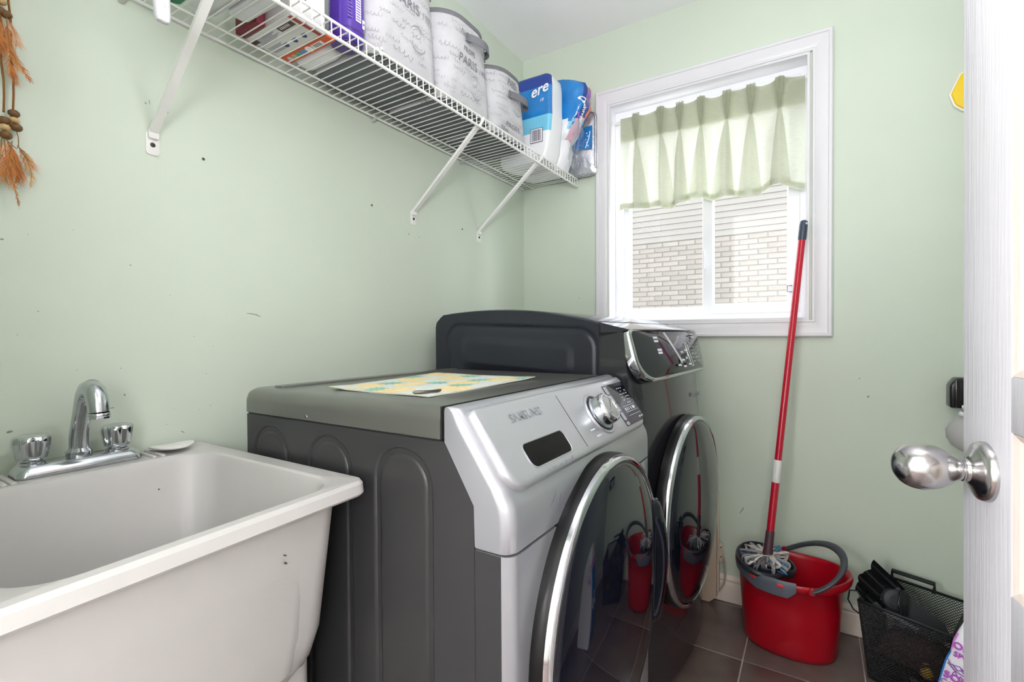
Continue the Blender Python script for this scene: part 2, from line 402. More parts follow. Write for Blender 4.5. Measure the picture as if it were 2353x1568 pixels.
b = B(); sheet(b, lambda x: hem_z(x)+.001, lambda x: hem_z(x)+.026, 5, -.003); sheet(b, lambda x: hem_z(x)+.001, lambda x: hem_z(x)+.026, 5, .003); obj('hem', b, M_fab, cur, ang=80, recalc=False)
for px in PL:
    b = B()
    for s in (-1, 0, 1):
        loft(b, [[(px+s*wd-th, yy, z), (px+s*wd, yy-.010, z), (px+s*wd+th, yy, z)] for z, wd, th, yy in ((2.052, .011, .0055, D+.014), (2.0, .009, .005, D+.012), (1.96, .004, .004, D+.012), (1.936, .001, .0025, D+.013))], closed=False)
    rows = []                                             # the cloth of the pleat opening out below the pinch
    lf, rt = FL[px]
    for k in range(25):
        f = k/24; z0 = hem_z(px)+.004; z = 1.936+(z0-1.936)*f; g = f**.75; L = []
        for j in range(9):
            u = j/8; xa, xb = px-.004-lf*g, px+.004+rt*g; x = xa+(xb-xa)*u
            L.append((x, cur_y(x, z)-.003-.012*math.sin(PI*u)*min(1, f*4+.3), z))
        rows.append(L)
    loft(b, rows, closed=False)
    obj('pleat', b, M_fab, cur, ang=80, recalc=False)
# ------------------------------------------------------------------ neighbouring house and ground outside
hs = thing('neighbour_house', 'pale brick and clapboard house wall seen through the window', 'building', (0, 6.6, -1))
M_brick = [pm('pale_brick_%d' % i, c, .9, var=.08, vscale=20, bump=.4, bscale=60) for i, c in enumerate(((85, 81, 77), (88, 84, 80), (82, 78, 74), (87, 82, 78)))]
M_mortar = pm('mortar', (77, 73, 69), .95, var=.08, vscale=30)
M_siding = pm('cream_siding', (78, 75, 71), .6, var=.03, vscale=3)
HX = lambda x: (2.285+.012*x)
b = B(); box(b, -7, 7, 6.499, 6.8, -1.2, 6); obj('house_wall', b, M_mortar, hs, smooth=False)
bmeshes = []
for mt in M_brick:
    bb = B(); box(bb, -.098, .098, -.012, .012, -.0275, .0275, .004, 1); o = obj('brick', bb, mt, hs); bmeshes.append(o.data); bpy.data.objects.remove(o)
for rw in range(15):
    z = 2.245-.064*rw
    for c in range(-7, 9):
        x = .05+.206*c+(.103 if rw % 2 else 0)
        inst('brick', random.choice(bmeshes), (x, 6.506-random.uniform(0, .003), z+.012*x*0), hs)
b = B()                                                   # the rest of the brickwork, too far out of view to pick apart
for rw in range(-1, 36):
    z = 2.245-.064*rw
    for c in range(-30, 31):
        if rw == -1: continue
        x = .05+.206*c+(.103 if rw % 2 else 0)
        if rw < 15 and -7 <= c <= 8: continue
        box(b, x-.098, x+.098, 6.494, 6.512, z-.0275, z+.0275)
obj('outer_brickwork', b, M_brick[1], hs, smooth=False, kind='stuff')
sb = B(); prism(sb, [(6.512, 0), (6.4900, .002), (6.4892, .005), (6.499, .078), (6.512, .080)], 'x', -6, 6); so = obj('siding_board', sb, M_siding, hs, smooth=False)
so.location = (0, 0, 2.285); sme = so.data
for k in range(1, 30): inst('siding_board', sme, (0, 0, 2.285+.075*k), hs)
b = B(); box(b, -30, 30, D+.3, 40, -1.3, -1.2); gr = obj('lawn', b, pm('side_yard_gravel', (186, 185, 183), .95, var=.12, vscale=6), smooth=False, kind='structure')
# ------------------------------------------------------------------ wire shelf
S, SX, LIP = 1.798, .3028, .0349
sh = thing('wire_shelf', 'long white coated wire shelf on diagonal braces along the left wall', 'shelf', (0, 1.0, S))
SY0, SY1 = -.01, 2.076
for nm, x, z, rr in (('back_rail', .012, S-.003, .0036), ('deck_rail', .0645, S-.0045, .0026), ('front_rail', SX, S, .0034), ('lip_rail', SX+.001, S-LIP, .0042)):
    b = B(); tube(b, [(x, SY0, z), (x, SY1, z)], rr, 10); obj(nm, b, M_whitewire, sh)
wb = B(); tube(wb, [(.010, 0, S+.0008), (SX-.004, 0, S+.0008), (SX, 0, S-.002), (SX+.001, 0, S-LIP)], .00165, 6)
wo = obj('wire', wb, M_whitewire, sh); wme = wo.data; wo.location = (0, SY1-.004, 0)
k = 1
while SY1-.004-.0254*k > SY0:
    inst('wire', wme, (0, SY1-.004-.0254*k, 0), sh); k += 1
def brace(y):
    b = B()
    A, C = Vector((.010, y, 1.524)), Vector((SX-.004, y, S-.030))
    d = (C-A).normalized(); n = d.cross(Vector((0, 1, 0)))
    # folded channel: web plus two returned edges
    sec = [(-.008, 0), (.008, 0), (.008, .009), (.006, .009), (.006, .002), (-.006, .002), (-.006, .009), (-.008, .009)]
    loft(b, [[P+Vector((0, u, 0))+n*v for u, v in sec] for P in (A, A+d*.02, C)])
    tube(b, [C-d*.004, C+d*.018, C+d*.018+Vector((.004, 0, .012))], .0045, 8)
    br = obj('brace', b, M_whitewire, sh, ang=25)
    b = B(); q = rrect(y-.013, y+.013, 1.478, 1.530, .007, 5); prism(b, q, 'x', 0, .003, .0008, 2)
    q = rrect(y-.010, y+.010, 1.512, 1.532, .004, 4); prism(b, q, 'x', .002, .011, .0015, 2)
    mp_ = obj('mounting_plate', b, M_whitewire, br)
    b = B(); lathe(b, [(.0005, .0030), (.0016, .0032), (.002, .0042), (.0042, .0040), (.0052, .0028)], (0.0006, y, 1.500), (1, 0, 0), 16); obj('screw', b, M_screw, br)
for y in (.488, 1.305, 1.71): brace(y)
def clip(y):
    b = B(); tube(b, [(.0, y, S-.016), (.008, y, S-.014), (.0165, y, S-.009), (.018, y, S-.002), (.013, y, S+.004), (.006, y, S+.003)], .0045, 8, flat=(1.3, .7)); obj('wall_clip', b, pm('grey_clip', (196, 196, 190), .45), sh)
for y in (.435, 1.115, 1.585): clip(y)
# white plastic hook hanging over the front rail (near the camera)
b = B()
loft(b, [[(SX+.012+dx+q[0]*sc, .3805+q[1]*sc*.9, z) for q in rrect(-.007, .007, -.013, .013, .006, 5)] for z, sc, dx in ((1.600, .35, .004), (1.602, .75, .0035), (1.608, .98, .003), (1.64, 1.05, 0), (1.70, 1.05, -.002), (1.77, .9, -.003), (1.80, .8, -.006))])
tube(b, [(SX+.006, .3805, 1.795), (SX+.002, .3805, 1.808), (SX-.006, .3805, 1.808), (SX-.010, .3805, 1.798)], .006, 8)
lathe(b, [(.0005, .0), (.004, .0), (.0046, .0008), (.0052, .0005), (.0054, -.001)], (SX+.0195, .378, 1.625), (1, -.25, 0), 16)
hk = obj('plastic_hook', b, pm('white_plastic', (216, 216, 220), .4), label='white plastic hook hanging from the front edge of the wire shelf', cat='hook')
# ------------------------------------------------------------------ baskets on the shelf
M_bfab = pm('pale_grey_printed_canvas', (192, 192, 195), .85, var=.07, vscale=14, bump=.25, bscale=500)
M_bdark = pm('grey_canvas_binding', (112, 114, 118), .85, var=.08, vscale=20, bump=.2, bscale=400)
M_bunder = pm('dark_grey_canvas', (104, 108, 113), .9, var=.12, vscale=14, bump=.2, bscale=300)
M_print = pm('grey_ink', (152, 152, 157), .9, var=.2, vscale=40)
M_print2 = pm('dark_grey_ink', (132, 132, 138), .9, var=.15, vscale=40)
def basket(x0, x1, y0, y1, h, label, seed, big):
    rd = random.Random(seed)
    z0 = S+.0030
    t = thing('canvas_basket', label, 'basket', ((x0+x1)/2, (y0+y1)/2, z0), 'printed canvas baskets on the wire shelf')
    rb, rt_ = .045, .104
    def ring(z, off=0., n=14):
        rd_ = rb+(rt_-rb)*max(0, min(1, (z-z0)/h))
        return [Vector((q[0], q[1], z)) for q in rrect(x0-off, x1+off, y0-off, y1+off, rd_+off, n)]
    b = B()
    loft(b, [ring(z0+.001, -.003), ring(z0+.004, 0), ring(z0+h*.3, .003), ring(z0+h*.7, .003), ring(z0+h, 0), ring(z0+h, -.004), ring(z0+.006, -.006)], cap0=False)
    obj('body', b, M_bfab, t, ang=50)
    b = B(); loft(b, [ring(z0, -.004), ring(z0+.0012, -.002)]); obj('base', b, M_bunder, t)
    b = B(); loft(b, [ring(z0+h-.012, .0025), ring(z0+h+.001, .003), ring(z0+h+.003, .001), ring(z0+h+.003, -.006), ring(z0+h-.010, -.006)], cap0=False, cap1=False); obj('rim_binding', b, M_bdark, t, ang=50)
    # perimeter parametrisation starting on the front (+x) face near y0, heading to +y
    lo_, hi_ = ring(z0, .0045), ring(z0+h, .0045); npt = len(lo_)
    ks = min(range(npt), key=lambda i: abs(lo_[i].x-(x1+.0045))+abs(lo_[i].y-(y0+rb)))
    lo_ = lo_[ks:]+lo_[:ks]; hi_ = hi_[ks:]+hi_[:ks]; L = [0]
    for i in range(1, npt+1): L.append(L[-1]+((lo_[i % npt]-lo_[i-1]).length+(hi_[i % npt]-hi_[i-1]).length)/2)
    tot = L[-1]
    def at(u, wz, dn=0.):
        u = u % tot; g = max(0, min(1, wz/h))
        for i in range(npt):
            if L[i+1] >= u:
                f = (u-L[i])/max(1e-6, L[i+1]-L[i]); A = lo_[i].lerp(hi_[i], g); C = lo_[(i+1) % npt].lerp(hi_[(i+1) % npt], g); P = A.lerp(C, f); d = (C-A); d.z = 0; d.normalize(); return Vector((P.x+d.y*dn, P.y-d.x*dn, z0+wz))
    wrap = lambda x, y, z: at(x, y, z+.0006)
    b = B()
    fw = y1-y0-2*rb
    def word(s, size, u, wz, mi=0, sh=0., bold=0.):
        join(b, text_bm(s, size, None, depth=.0006, shear=sh, warp=lambda x, y, z: wrap(u+x, wz+y, z), bold=bold), None, mi)
    def scribble(u, wz, n, s, mi=0):
        pts = []; x = 0
        for i in range(n*6):
            ph = i*1.05; x += s*.11*(1+.5*rd.random())
            pts.append((u+x+s*.22*math.sin(ph), wz+s*.5*math.sin(ph*.93+rd.random()*.4)*(1.6 if rd.random() < .12 else .6)-x*.02))
        wd = s*.07
        for i in range(len(pts)-1):
            A, C = pts[i], pts[i+1]; dd = Vector((C[0]-A[0], C[1]-A[1])); 
            if dd.length < 1e-5: continue
            nn = Vector((-dd.y, dd.x)).normalized()*wd*.5
            q = [at(A[0]+nn.x, A[1]+nn.y, .0009), at(C[0]+nn.x, C[1]+nn.y, .0009), at(C[0]-nn.x, C[1]-nn.y, .0009), at(A[0]-nn.x, A[1]-nn.y, .0009)]
            f = b.faces.new([b.verts.new(v) for v in q]); f.material_index = mi
    rows = int(h/.021)
    for k in range(rows):
        wz = h-.030-k*.021
        u = -.16+rd.random()*.03
        while u < fw+.16:
            ln = rd.randint(3, 8)
            if rd.random() < .72: scribble(u, wz+rd.uniform(-.004, .004), ln, rd.uniform(.009, .015))
            u += ln*.0115+rd.uniform(.008, .03)
    base = -.005
    word('PARIS', .040, base+.050, h*.53 if big else h*.84, 1, 0, .0); word('1971', .026, base+.132, h*.52 if big else h*.82, 0, .3)
    word('PROFE', .024, base+.055, h*.66 if big else h*.20, 1); word('No.', .026, base+.015, h*.83 if big else h*.10, 1, .2)
    for rr in (.030, .0285, .022):                       # postmark rings
        for i in range(40):
            t0, t1 = 2*PI*i/40, 2*PI*(i+1)/40
            c0 = (base+.085, h*.30 if big else h*.56)
            q = [at(c0[0]+rr*math.cos(tt)*.9, c0[1]+rr*math.sin(tt)*1.2*f_, .0009) for tt, f_ in ((t0, 1), (t1, 1), (t1, .955), (t0, .955))]
            b.faces.new([b.verts.new(v) for v in q]).material_index = 0
    obj('print', b, [M_print, M_print2], t, smooth=False, recalc=False)
    # strap handle on the front
    hz = h*.80 if big else h*.66
    u0, u1 = fw*.5-.055, fw*.5+.075
    b = B(); rows_ = []
    for i in range(17):
        f = i/16; u = u0+(u1-u0)*f
        out = .002+.030*math.sin(PI*f)**.8; sag = -.012*math.sin(PI*f)
        rows_.append([at(u, hz+sag+.0125, out), at(u, hz+sag-.0125, out), at(u, hz+sag-.0125, out+.003), at(u, hz+sag+.0125, out+.003)])
    loft(b, rows_); obj('handle', b, M_bdark, t, ang=50)
    for u in (u0, u1):
        b = B(); q = [[at(u+du, hz+dz, dn) for du, dz in ((-.012, -.0135), (.012, -.0135), (.012, .0135), (-.012, .0135))] for dn in (.0005, .0045)]
        loft(b, q); obj('handle_tab', b, M_bdark, t, smooth=False)
    return t
basket(.034, .292, .858, 1.122, .345, 'largest printed grey canvas basket beside the purple bottle, cut by the frame', 3, True)
basket(.034, .290, 1.134, 1.402, .285, 'middle-sized printed grey canvas basket between the other two baskets', 11, True)
basket(.040, .280, 1.416, 1.662, .245, 'smallest printed grey canvas basket beside the blue tissue packs', 5, False)
# ------------------------------------------------------------------ cartons and bottles at the near end of the shelf
M_white_card = pm('white_card', (218, 217, 215), .5, var=.02)
M_red = pm('dark_red_card', (120, 22, 42), .5, var=.05); M_redp = pm('red_print', (168, 48, 44), .5)
M_ink = pm('grey_print', (150, 152, 160), .6); M_brown = pm('brown_print', (78, 44, 44), .5); M_navy = pm('navy_print', (40, 60, 130), .5)
M_orange = pm('orange_print', (222, 92, 44), .5, var=.12, vscale=20); M_tan = pm('tan_print', (196, 168, 120), .5)
zf = S+.0026
def lying(x0, x1, y0, y1, h, name, label, mats, deco):
    t = thing(name, label, 'box', ((x0+x1)/2, (y0+y1)/2, zf))
    b = B(); box(b, x0, x1, y0, y1, zf, zf+h, .0012, 1); obj('carton', b, mats[0], t)
    b = B(); deco(b); obj('print', b, mats, t, smooth=False); return t
def flat(b, x0, x1, y0, y1, z, mi): box(b, x0, x1, y0, y1, z-.0006, z, mi=mi)
def deco1(b):
    flat(b, .226, .236, .668, .752, zf, 1)                                             # red front edge
    flat(b, .165, .218, .676, .694, zf, 2)                                             # brown name block
    for i in range(6): box(b, .172+.006*i, .175+.006*i, .681, .689, zf-.0009, zf-.0006, mi=0)
    for k in range(7):                                                                 # small print
        flat(b, .075, .155-.01*(k % 3), .677+.0042*k, .679+.0042*k, zf, 3)
    for k in range(6): flat(b, .070, .125-.006*(k % 2), .715+.004*k, .717+.004*k, zf, 3)
    for k in range(12): flat(b, .058+.002*k, .059+.002*k+.0006*(k % 3), .676, .690, zf, 2)
    for i, x in enumerate((.125, .160, .195)): lathe(b, [(.0002, 0), (.007, 0), (.007, .0006)], (x, .731, zf-.0006), (0, 0, 1), 12, 4)
    for i, x in enumerate((.125, .160, .195)): flat(b, x-.003, x+.012, .7235, .728, zf, 4)
    flat(b, .062, .236, .7495, .754, zf, 5)                                            # tan edge
    # small print on the upright front
    box(b, .2420, .2426, .700, .704, zf+.05, zf+.09, mi=2)
lying(.062, .242, .665, .755, .15, 'white_carton', 'white carton with small print and red edges lying on the wire shelf', [M_white_card, M_redp, M_brown, M_ink, M_navy, M_tan], deco1)
M_dots = [pm('dot_print_%d' % i, c, .5) for i, c in enumerate(((198, 190, 200), (168, 176, 120), (60, 168, 158), (70, 150, 210), (240, 240, 240)))]
def deco2(b):
    for i, x in enumerate((.080, .100, .118, .137, .158)):
        lathe(b, [(.0002, 0), (.0085 if i < 4 else .011, 0), (.0085 if i < 4 else .011, .0006)], (x, .7715, zf-.0008), (0, 0, 1), 16, 1+i)
    flat(b, .172, .212, .7635, .778, zf-.0002, 5)
    for k in range(3): flat(b, .178, .205, .766+.004*k, .7675+.004*k, zf-.0006, 6)
lying(.060, .240, .757, .787, .012, 'orange_carton', 'orange printed carton with a row of coloured dots beside the white carton', [M_orange]+M_dots+[M_brown], deco2)
b = B(); prism(b, rrect(.062, .150, .6385, .662, .004, 3), 'z', zf, zf+.10, .002, 2); obj('dark_red_box', b, M_red, label='small dark red box behind the white bags on the shelf', cat='box')
def pouch(x0, x1, y0, y1, h, name, label, mat, cat, seed=1, group=None):
    b = B(); loops = []
    for k in range(9):
        f = k/8; s = .94 if f == 0 else (1 if f < .5 else max(.1, math.cos(PI/2*(f-.5)/.52))**.6)
        loops.append([(Vector(((x0+x1)/2+(q[0]-(x0+x1)/2)*s, (y0+y1)/2+(q[1]-(y0+y1)/2)*s, zf+h*f))) for q in rrect(x0, x1, y0, y1, min(x1-x0, y1-y0)*.3, 6)])
    for L in loops:
        for v in L:
            d = noise.noise_vector(v*24+Vector((seed, 0, 0)))*.006; v.x += d.x; v.y += d.y; v.z += abs(d.z) if v.z > zf+.01 else 0
    loft(b, loops); return obj(name, b, mat, label=label, cat=cat, ang=70)
M_bag = pm('white_poly_bag', (216, 216, 219), .3, var=.02, spec=.5)
pouch(.075, .265, .525, .583, .10, 'white_bag', 'white plastic bag nearest the camera on the wire shelf', M_bag, 'bag', 2)
pouch(.120, .280, .588, .634, .08, 'white_bag', 'white folded plastic bag leaning between the nearer bag and the white carton', M_bag, 'bag', 5)
pouch(.055, .110, .470, .520, .08, 'green_packet', 'green packet at the near end of the shelf next to the plastic hook', pm('green_wrap', (16, 122, 80), .35), 'packet', 9)
b = B()                                                                               # plastic jug lying on its side
loft(b, [[(x, .823+q[0]*s, zf+.030+q[1]*s*.97) for q in rrect(-.030, .030, -.030, .030, .020, 6)] for x, s in ((.060, .7), (.064, .92), (.075, 1), (.165, 1), (.185, .9), (.196, .62), (.20, .35))])
obj('plastic_bottle', b, pm('white_bottle_plastic', (238, 238, 240), .35), label='white plastic bottle lying on its side under the purple bottle', cat='bottle')
# purple detergent bottle
pb = thing('detergent_bottle', 'purple detergent bottle standing by the largest basket', 'bottle', (.245, .815, zf))
M_purple = pm('purple_plastic', (78, 46, 156), .25, var=.06, coat=.3); M_purd = pm('dark_purple_plastic', (70, 34, 120), .3)
def pring(z, s, cx=.243): return [(cx+(q[0])*s, .8175+q[1]*s, z) for q in rrect(-.040, .040, -.036, .036, .026, 8)]
b = B(); loft(b, [pring(zf, .80), pring(zf+.003, .90), pring(zf+.012, .96), pring(zf+.030, 1.), pring(zf+.20, 1.), pring(zf+.235, .85), pring(zf+.26, .4), pring(zf+.28, .32)]); obj('bottle_body', b, M_purple, pb, ang=40)
b = B(); loft(b, [pring(zf-.0005, .80), pring(zf+.028, 1.012), pring(zf+.031, 1.0)]); obj('foot', b, M_purd, pb, ang=40)
b = B()
xf = .2836
box(b, xf, xf+.0006, .812, .828, zf+.050, zf+.120, mi=0)
for k in range(9): box(b, xf+.0006, xf+.0010, .8135, .8265, zf+.054+.0065*k, zf+.0570+.0065*k, mi=1)
box(b, xf, xf+.0006, .832, .839, zf+.040, zf+.062, mi=0)
lathe(b, [(.0021, 0), (.0029, 0), (.0029, .0004)], (xf+.0006, .8355, zf+.051), (1, 0, 0), 12, 1)
for k in range(10): box(b, xf-.0004, xf+.0003, .788, .803-.002*(k % 3), zf+.050+.008*k, zf+.0535+.008*k, mi=1)
obj('bottle_label', b, [pm('label_white', (236, 234, 240), .5), pm('label_purple', (120, 92, 180), .5)], pb, smooth=False)
# cable tie with a knot on the lip
b = B(); tube(b, [(SX+.004, .858, S+.004), (SX+.007, .862, S-.004), (SX+.006, .868, S-.012), (SX+.004, .872, S-.002)], .0018, 6); lathe(b, [(.0003, -.005), (.004, -.003), (.0045, 0), (.004, .003), (.0003, .005)], (SX+.005, .872, S+.006), (0, 0, 1), 10)
obj('wire_tie', b, M_whitewire, label='white twisted tie knotted on the shelf lip below the purple bottle', cat='tie')
# ------------------------------------------------------------------ tissue packs at the far end
M_tpblue = pm('blue_wrap', (24, 122, 196), .22, var=.28, vscale=9, coat=.3); M_tpnavy = pm('navy_wrap', (22, 60, 150), .22, var=.1, coat=.3)
M_tpwhite = pm('white_wrap', (236, 237, 240), .25, var=.02, bump=.15, bscale=40, coat=.2); M_tppale = pm('pale_blue_wrap', (120, 196, 226), .25)
M_pink = pm('pink_wrap', (236, 190, 206), .3, var=.15, vscale=20); M_vio = pm('violet_wrap', (176, 104, 200), .3, var=.2, vscale=25); M_coral = pm('coral_wrap', (232, 140, 110), .3, var=.2, vscale=30); M_crim = pm('crimson_wrap', (206, 60, 70), .3)
tp = thing('tissue_pack', 'blue and white wrapped tissue pack with a bar code beside the smallest basket', 'tissue pack', (.2, 1.83, zf))
b = B(); loops = []
ZT = [(0, .93), (.012, .985), (.05, 1.), (.18, 1.), (.30, 1.), (.340, .97), (.352, .88), (.356, .70)]
for z, s in ZT:
    lean = .030*min(1, z/.1)
    x0, x1, y0, y1 = .07, .296+lean, 1.765, 1.905
    loops.append([Vector(((x0+x1)/2+(q[0]-(x0+x1)/2)*s, (y0+y1)/2+(q[1]-(y0+y1)/2)*s, zf+z)) for q in rrect4(x0, x1, y0, y1, (.045, .045, .02, .016), 6)])
loft(b, loops)
bmesh.ops.subdivide_edges(b, edges=b.edges[:], cuts=1, use_grid_fill=True)
for f in b.faces:
    c = f.calc_center_median(); f.normal_update()
    if c.y < 1.795 and c.z > zf+.155: f.material_index = 2 if c.z > zf+.29 else 0
    elif c.y < 1.795 and c.z > zf+.135: f.material_index = 3
    else: f.material_index = 1
for v in b.verts:
    v.co += noise.noise_vector(v.co*30)*.0018
obj('wrapper', b, [M_tpblue, M_tpwhite, M_tpnavy, M_tppale], tp, ang=60)
b = B()
add_text(b, 'ere', .062, (.272, 1.7625, zf+.285), (1, 0, .22), (0, 0, 1), shear=.35, bold=.001, mi=0)
add_text(b, 'rz', .022, (.285, 1.7625, zf+.243), (1, 0, .2), (0, 0, 1), shear=.4, mi=0)
obj('script_print', b, pm('white_ink', (240, 242, 246), .4), tp, smooth=False)
b = B(); bx0, bx1, bz0, bz1 = .232, .290, zf+.072, zf+.130; yb = 1.7618
box(b, bx0, bx1, yb, yb+.0006, bz0, bz1, mi=1); box(b, bx0+.002, bx1-.002, yb-.0003, yb, bz0+.002, bz1-.002, mi=0)
xx = bx0+.006
rd = random.Random(4)
while xx < bx1-.007:
    wd = rd.choice((.001, .0017, .0026)); box(b, xx, xx+wd, yb-.0006, yb-.0003, bz0+.006, bz1-.006, mi=1); xx += wd+rd.choice((.0011, .0018))
obj('bar_code', b, [pm('label_white', (0, 0, 0)), pm('bar_ink', (40, 36, 60), .5)], tp, smooth=False)
# second pack: opened, its loose wrapper slumped forward over the lip
t2 = thing('tissue_pack', 'opened tissue pack in crumpled blue, pink and clear wrap nearest the window', 'tissue pack', (.2, 1.98, zf))
b = B(); loops = []; N2 = 56
for k in range(29):
    f = k/28; z = .40*f
    front = .292+.030*min(1, f*5)+.080*max(0, min(1, (f-.32)/.35))*(1-max(0, (f-.84)/.16)**2*.55)
    y0 = 1.912; y1 = 2.030-.02*max(0, f-.75)
    s = 1. if f < .86 else max(.12, math.sqrt(max(0, 1-((f-.86)/.145)**2)))
    x0 = .08+.05*f
    cxx, cyy = (x0+front)/2+.012*f, (y0+y1)/2
    base = rrect4(x0, front, y0, y1, (.045, .05, .05, .045), 13)
    L = []
    for q in base:
        v = Vector((cxx+(q[0]-cxx)*s, cyy+(q[1]-cyy)*(.55+.45*s), zf+z))
        n_ = noise.noise_vector(v*Vector((16, 22, 13)))*.014+noise.noise_vector(v*44)*.007+noise.noise_vector(v*90)*.0035
        amp = min(1, f*6)*(1.1 if f > .3 else .6)
        v += Vector((n_.x, n_.y*.6, n_.z*.5*min(1, f*4)))*amp
        v.y = min(v.y, 2.040); L.append(v)
    loops.append(L)
loft(b, loops)
for f in b.faces:
    c = f.calc_center_median(); z = (c.z-zf)/.40; yy = (c.y-1.912)/.12
    wv = .04*noise.noise(c*40)
    if c.x < .2: mi = 1
    elif yy < .05: mi = 1 if z < .55 else 0
    elif yy < .16: mi = 0 if z > .50+wv else (3 if z > .42+wv else 1)
    elif yy < .56:
        mi = 2 if z > .50+.15*yy+wv else (7 if z > .34+wv else 1)
        if z > .88 and yy > .35: mi = 1
    else: mi = 6 if z > .86 else (4 if z > .70+wv else (5 if z > .58+wv else (3 if z > .48 else 1)))
    f.material_index = mi
bv = BVHTree.FromBMesh(b)
obj('wrapper', b, [M_tpblue, M_tpwhite, M_tpnavy, M_tppale, M_vio, M_coral, M_crim, M_pink], t2, ang=50)
def on_pack(cy, cz, ang):
    ca, sa = math.cos(ang), math.sin(ang)
    def f(x, y, z):
        yy, zz = cy+x*ca-y*sa, cz+x*sa+y*ca
        h = bv.ray_cast(Vector((1, yy, zz)), Vector((-1, 0, 0)))[0]
        return Vector(((h.x if h else .36)+.0016+z, yy, zz))
    return f
b = B()
join(b, text_bm('Cashmere', .030, None, depth=.0008, shear=.25, bold=.0010, warp=on_pack(1.954, zf+.246, math.radians(-60))), None, 0)
join(b, text_bm('soft', .016, None, depth=.0008, shear=.3, warp=on_pack(1.936, zf+.225, math.radians(-60))), None, 1)
obj('script_print', b, [pm('white_ink', (0, 0, 0)), pm('violet_ink', (190, 120, 220), .4)], t2, smooth=False)
M_clear = glass_mat('clear_film', (244, 246, 250), .22, .12)
b = B(); rows = []
for k in range(15):
    f = k/14; L = []
    for i in range(15):
        u = i/14; y = 1.915+.125*u
        x = .312+.010*math.sin(f*3)+.05*max(0, f-.35)+.012*noise.noise((y*50, f*9, 1.))+.010*abs(noise.noise((y*90, f*22, 5.)))
        L.append((x+.016, y, zf+.01+.20*f))
    rows.append(L)
loft(b, rows, closed=False)
obj('loose_film', b, M_clear, t2, ang=80, recalc=False)
# clear tray in a shiny rimmed pack standing on edge by the casing
ct = thing('clear_tray', 'clear plastic tray with a shiny rounded rim behind the tissue packs by the window', 'tray', (.3, 2.05, zf))
q = rrect(.20, .400, zf+.004, zf+.283, .03, 8)
b = B(); tube(b, [(u, 2.058, v) for u, v in q], .0028, 8, closed=True); tube(b, [(u, 2.066, v) for u, v in rrect(.125, .405, zf, zf+.287, .033, 8)], .0022, 8, closed=True)
obj('rim', b, pm('silver_rim', (206, 208, 212), .15, .9), ct)
b = B()
def tmp_(u, v, t): return (u, 2.068-.020*(1-t**4)+.002*noise.noise((u*60, v*60, 0)), v)
patch(b, q, tmp_, 10); obj('shell', b, pm('crinkled_clear_plastic', (196, 198, 206), .12, .55, var=.2, vscale=30, bump=.6, bscale=50), ct, ang=60)
b = B(); box(b, .300, .391, 2.0435, 2.0445, zf+.115, zf+.215); 
for k in range(5): lathe(b, [(.0002, 0), (.003, 0), (.003, .0005)], (.365+.006*math.sin(k*2.1), 2.0434, zf+.185-.014*k), (0, -1, 0), 8, 1)
tube(b, [(.358+.022*math.sin(i*.25), 2.043, zf+.12+.012*i) for i in range(7)], .0022, 6, mi=1)
obj('insert', b, [M_tpblue, pm('white_ink', (0, 0, 0))], ct, smooth=False)
# ------------------------------------------------------------------ machines: shared parts
M_side = pm('charcoal_side_enamel', (66, 66, 68), .36, .35, var=.03, bump=.05, bscale=700)
M_lid = pm('platinum_grey_top', (112, 113, 108), .3, .45, var=.03, bump=.03, bscale=700, coat=.25)
M_silver = pm('silver_front_metal', (174, 176, 182), .34, .6, var=.02, bump=.02, bscale=600, coat=.3)
M_silver2 = pm('satin_silver_panel', (186, 188, 194), .34, .6, var=.02, coat=.3)
M_dgrey = pm('onyx_front_metal', (66, 66, 72), .25, .6, var=.03, coat=.5)
M_dside = pm('onyx_side_enamel', (48, 50, 60), .32, .4, var=.04, bump=.04, bscale=600, coat=.15)
M_glass = pm('smoked_door_glass', (16, 18, 30), .04, 0, var=.1, spec=.55)
M_black = pm('black_plastic', (15, 14, 15), .3, var=.05, spec=.3)
M_blackgl = pm('black_panel_glass', (14, 16, 30), .07, 0, var=.05, spec=.4)
M_seam = pm('dark_seam', (24, 24, 24), .7)
M_legend = pm('white_legend', (226, 230, 240), .5)
M_legend2 = pm('grey_legend', (150, 153, 160), .45, .3)
def groove(d, wdt, dep):      # smooth groove at distance d=0
    t = abs(d)/wdt
    return 0 if t >= 1 else -dep*.5*(1+math.cos(PI*t))
def sd_rr(x, z, x0, x1, z0, z1, rd):
    cx, cz = (x0+x1)/2, (z0+z1)/2; qx, qz = abs(x-cx)-(x1-x0)/2+rd, abs(z-cz)-(z1-z0)/2+rd
    return math.hypot(max(qx, 0), max(qz, 0))+min(max(qx, qz), 0)-rd
def side_sheet(bm, x0, x1, z0, z1, y, fn, clip, nx, nz, off=None):
    """embossed sheet in plane y; fn gives relief, clip(x,z) tells what belongs to the sheet edge"""
    grid = {}
    for i in range(nx+1):
        for k in range(nz+1):
            x, z = x0+(x1-x0)*i/nx, z0+(z1-z0)*k/nz
            x, z = clip(x, z)
            grid[i, k] = bm.verts.new((x, y-fn(x, z), z))
    for i in range(nx):
        for k in range(nz):
            bm.faces.new((grid[i, k], grid[i+1, k], grid[i+1, k+1], grid[i, k+1]))
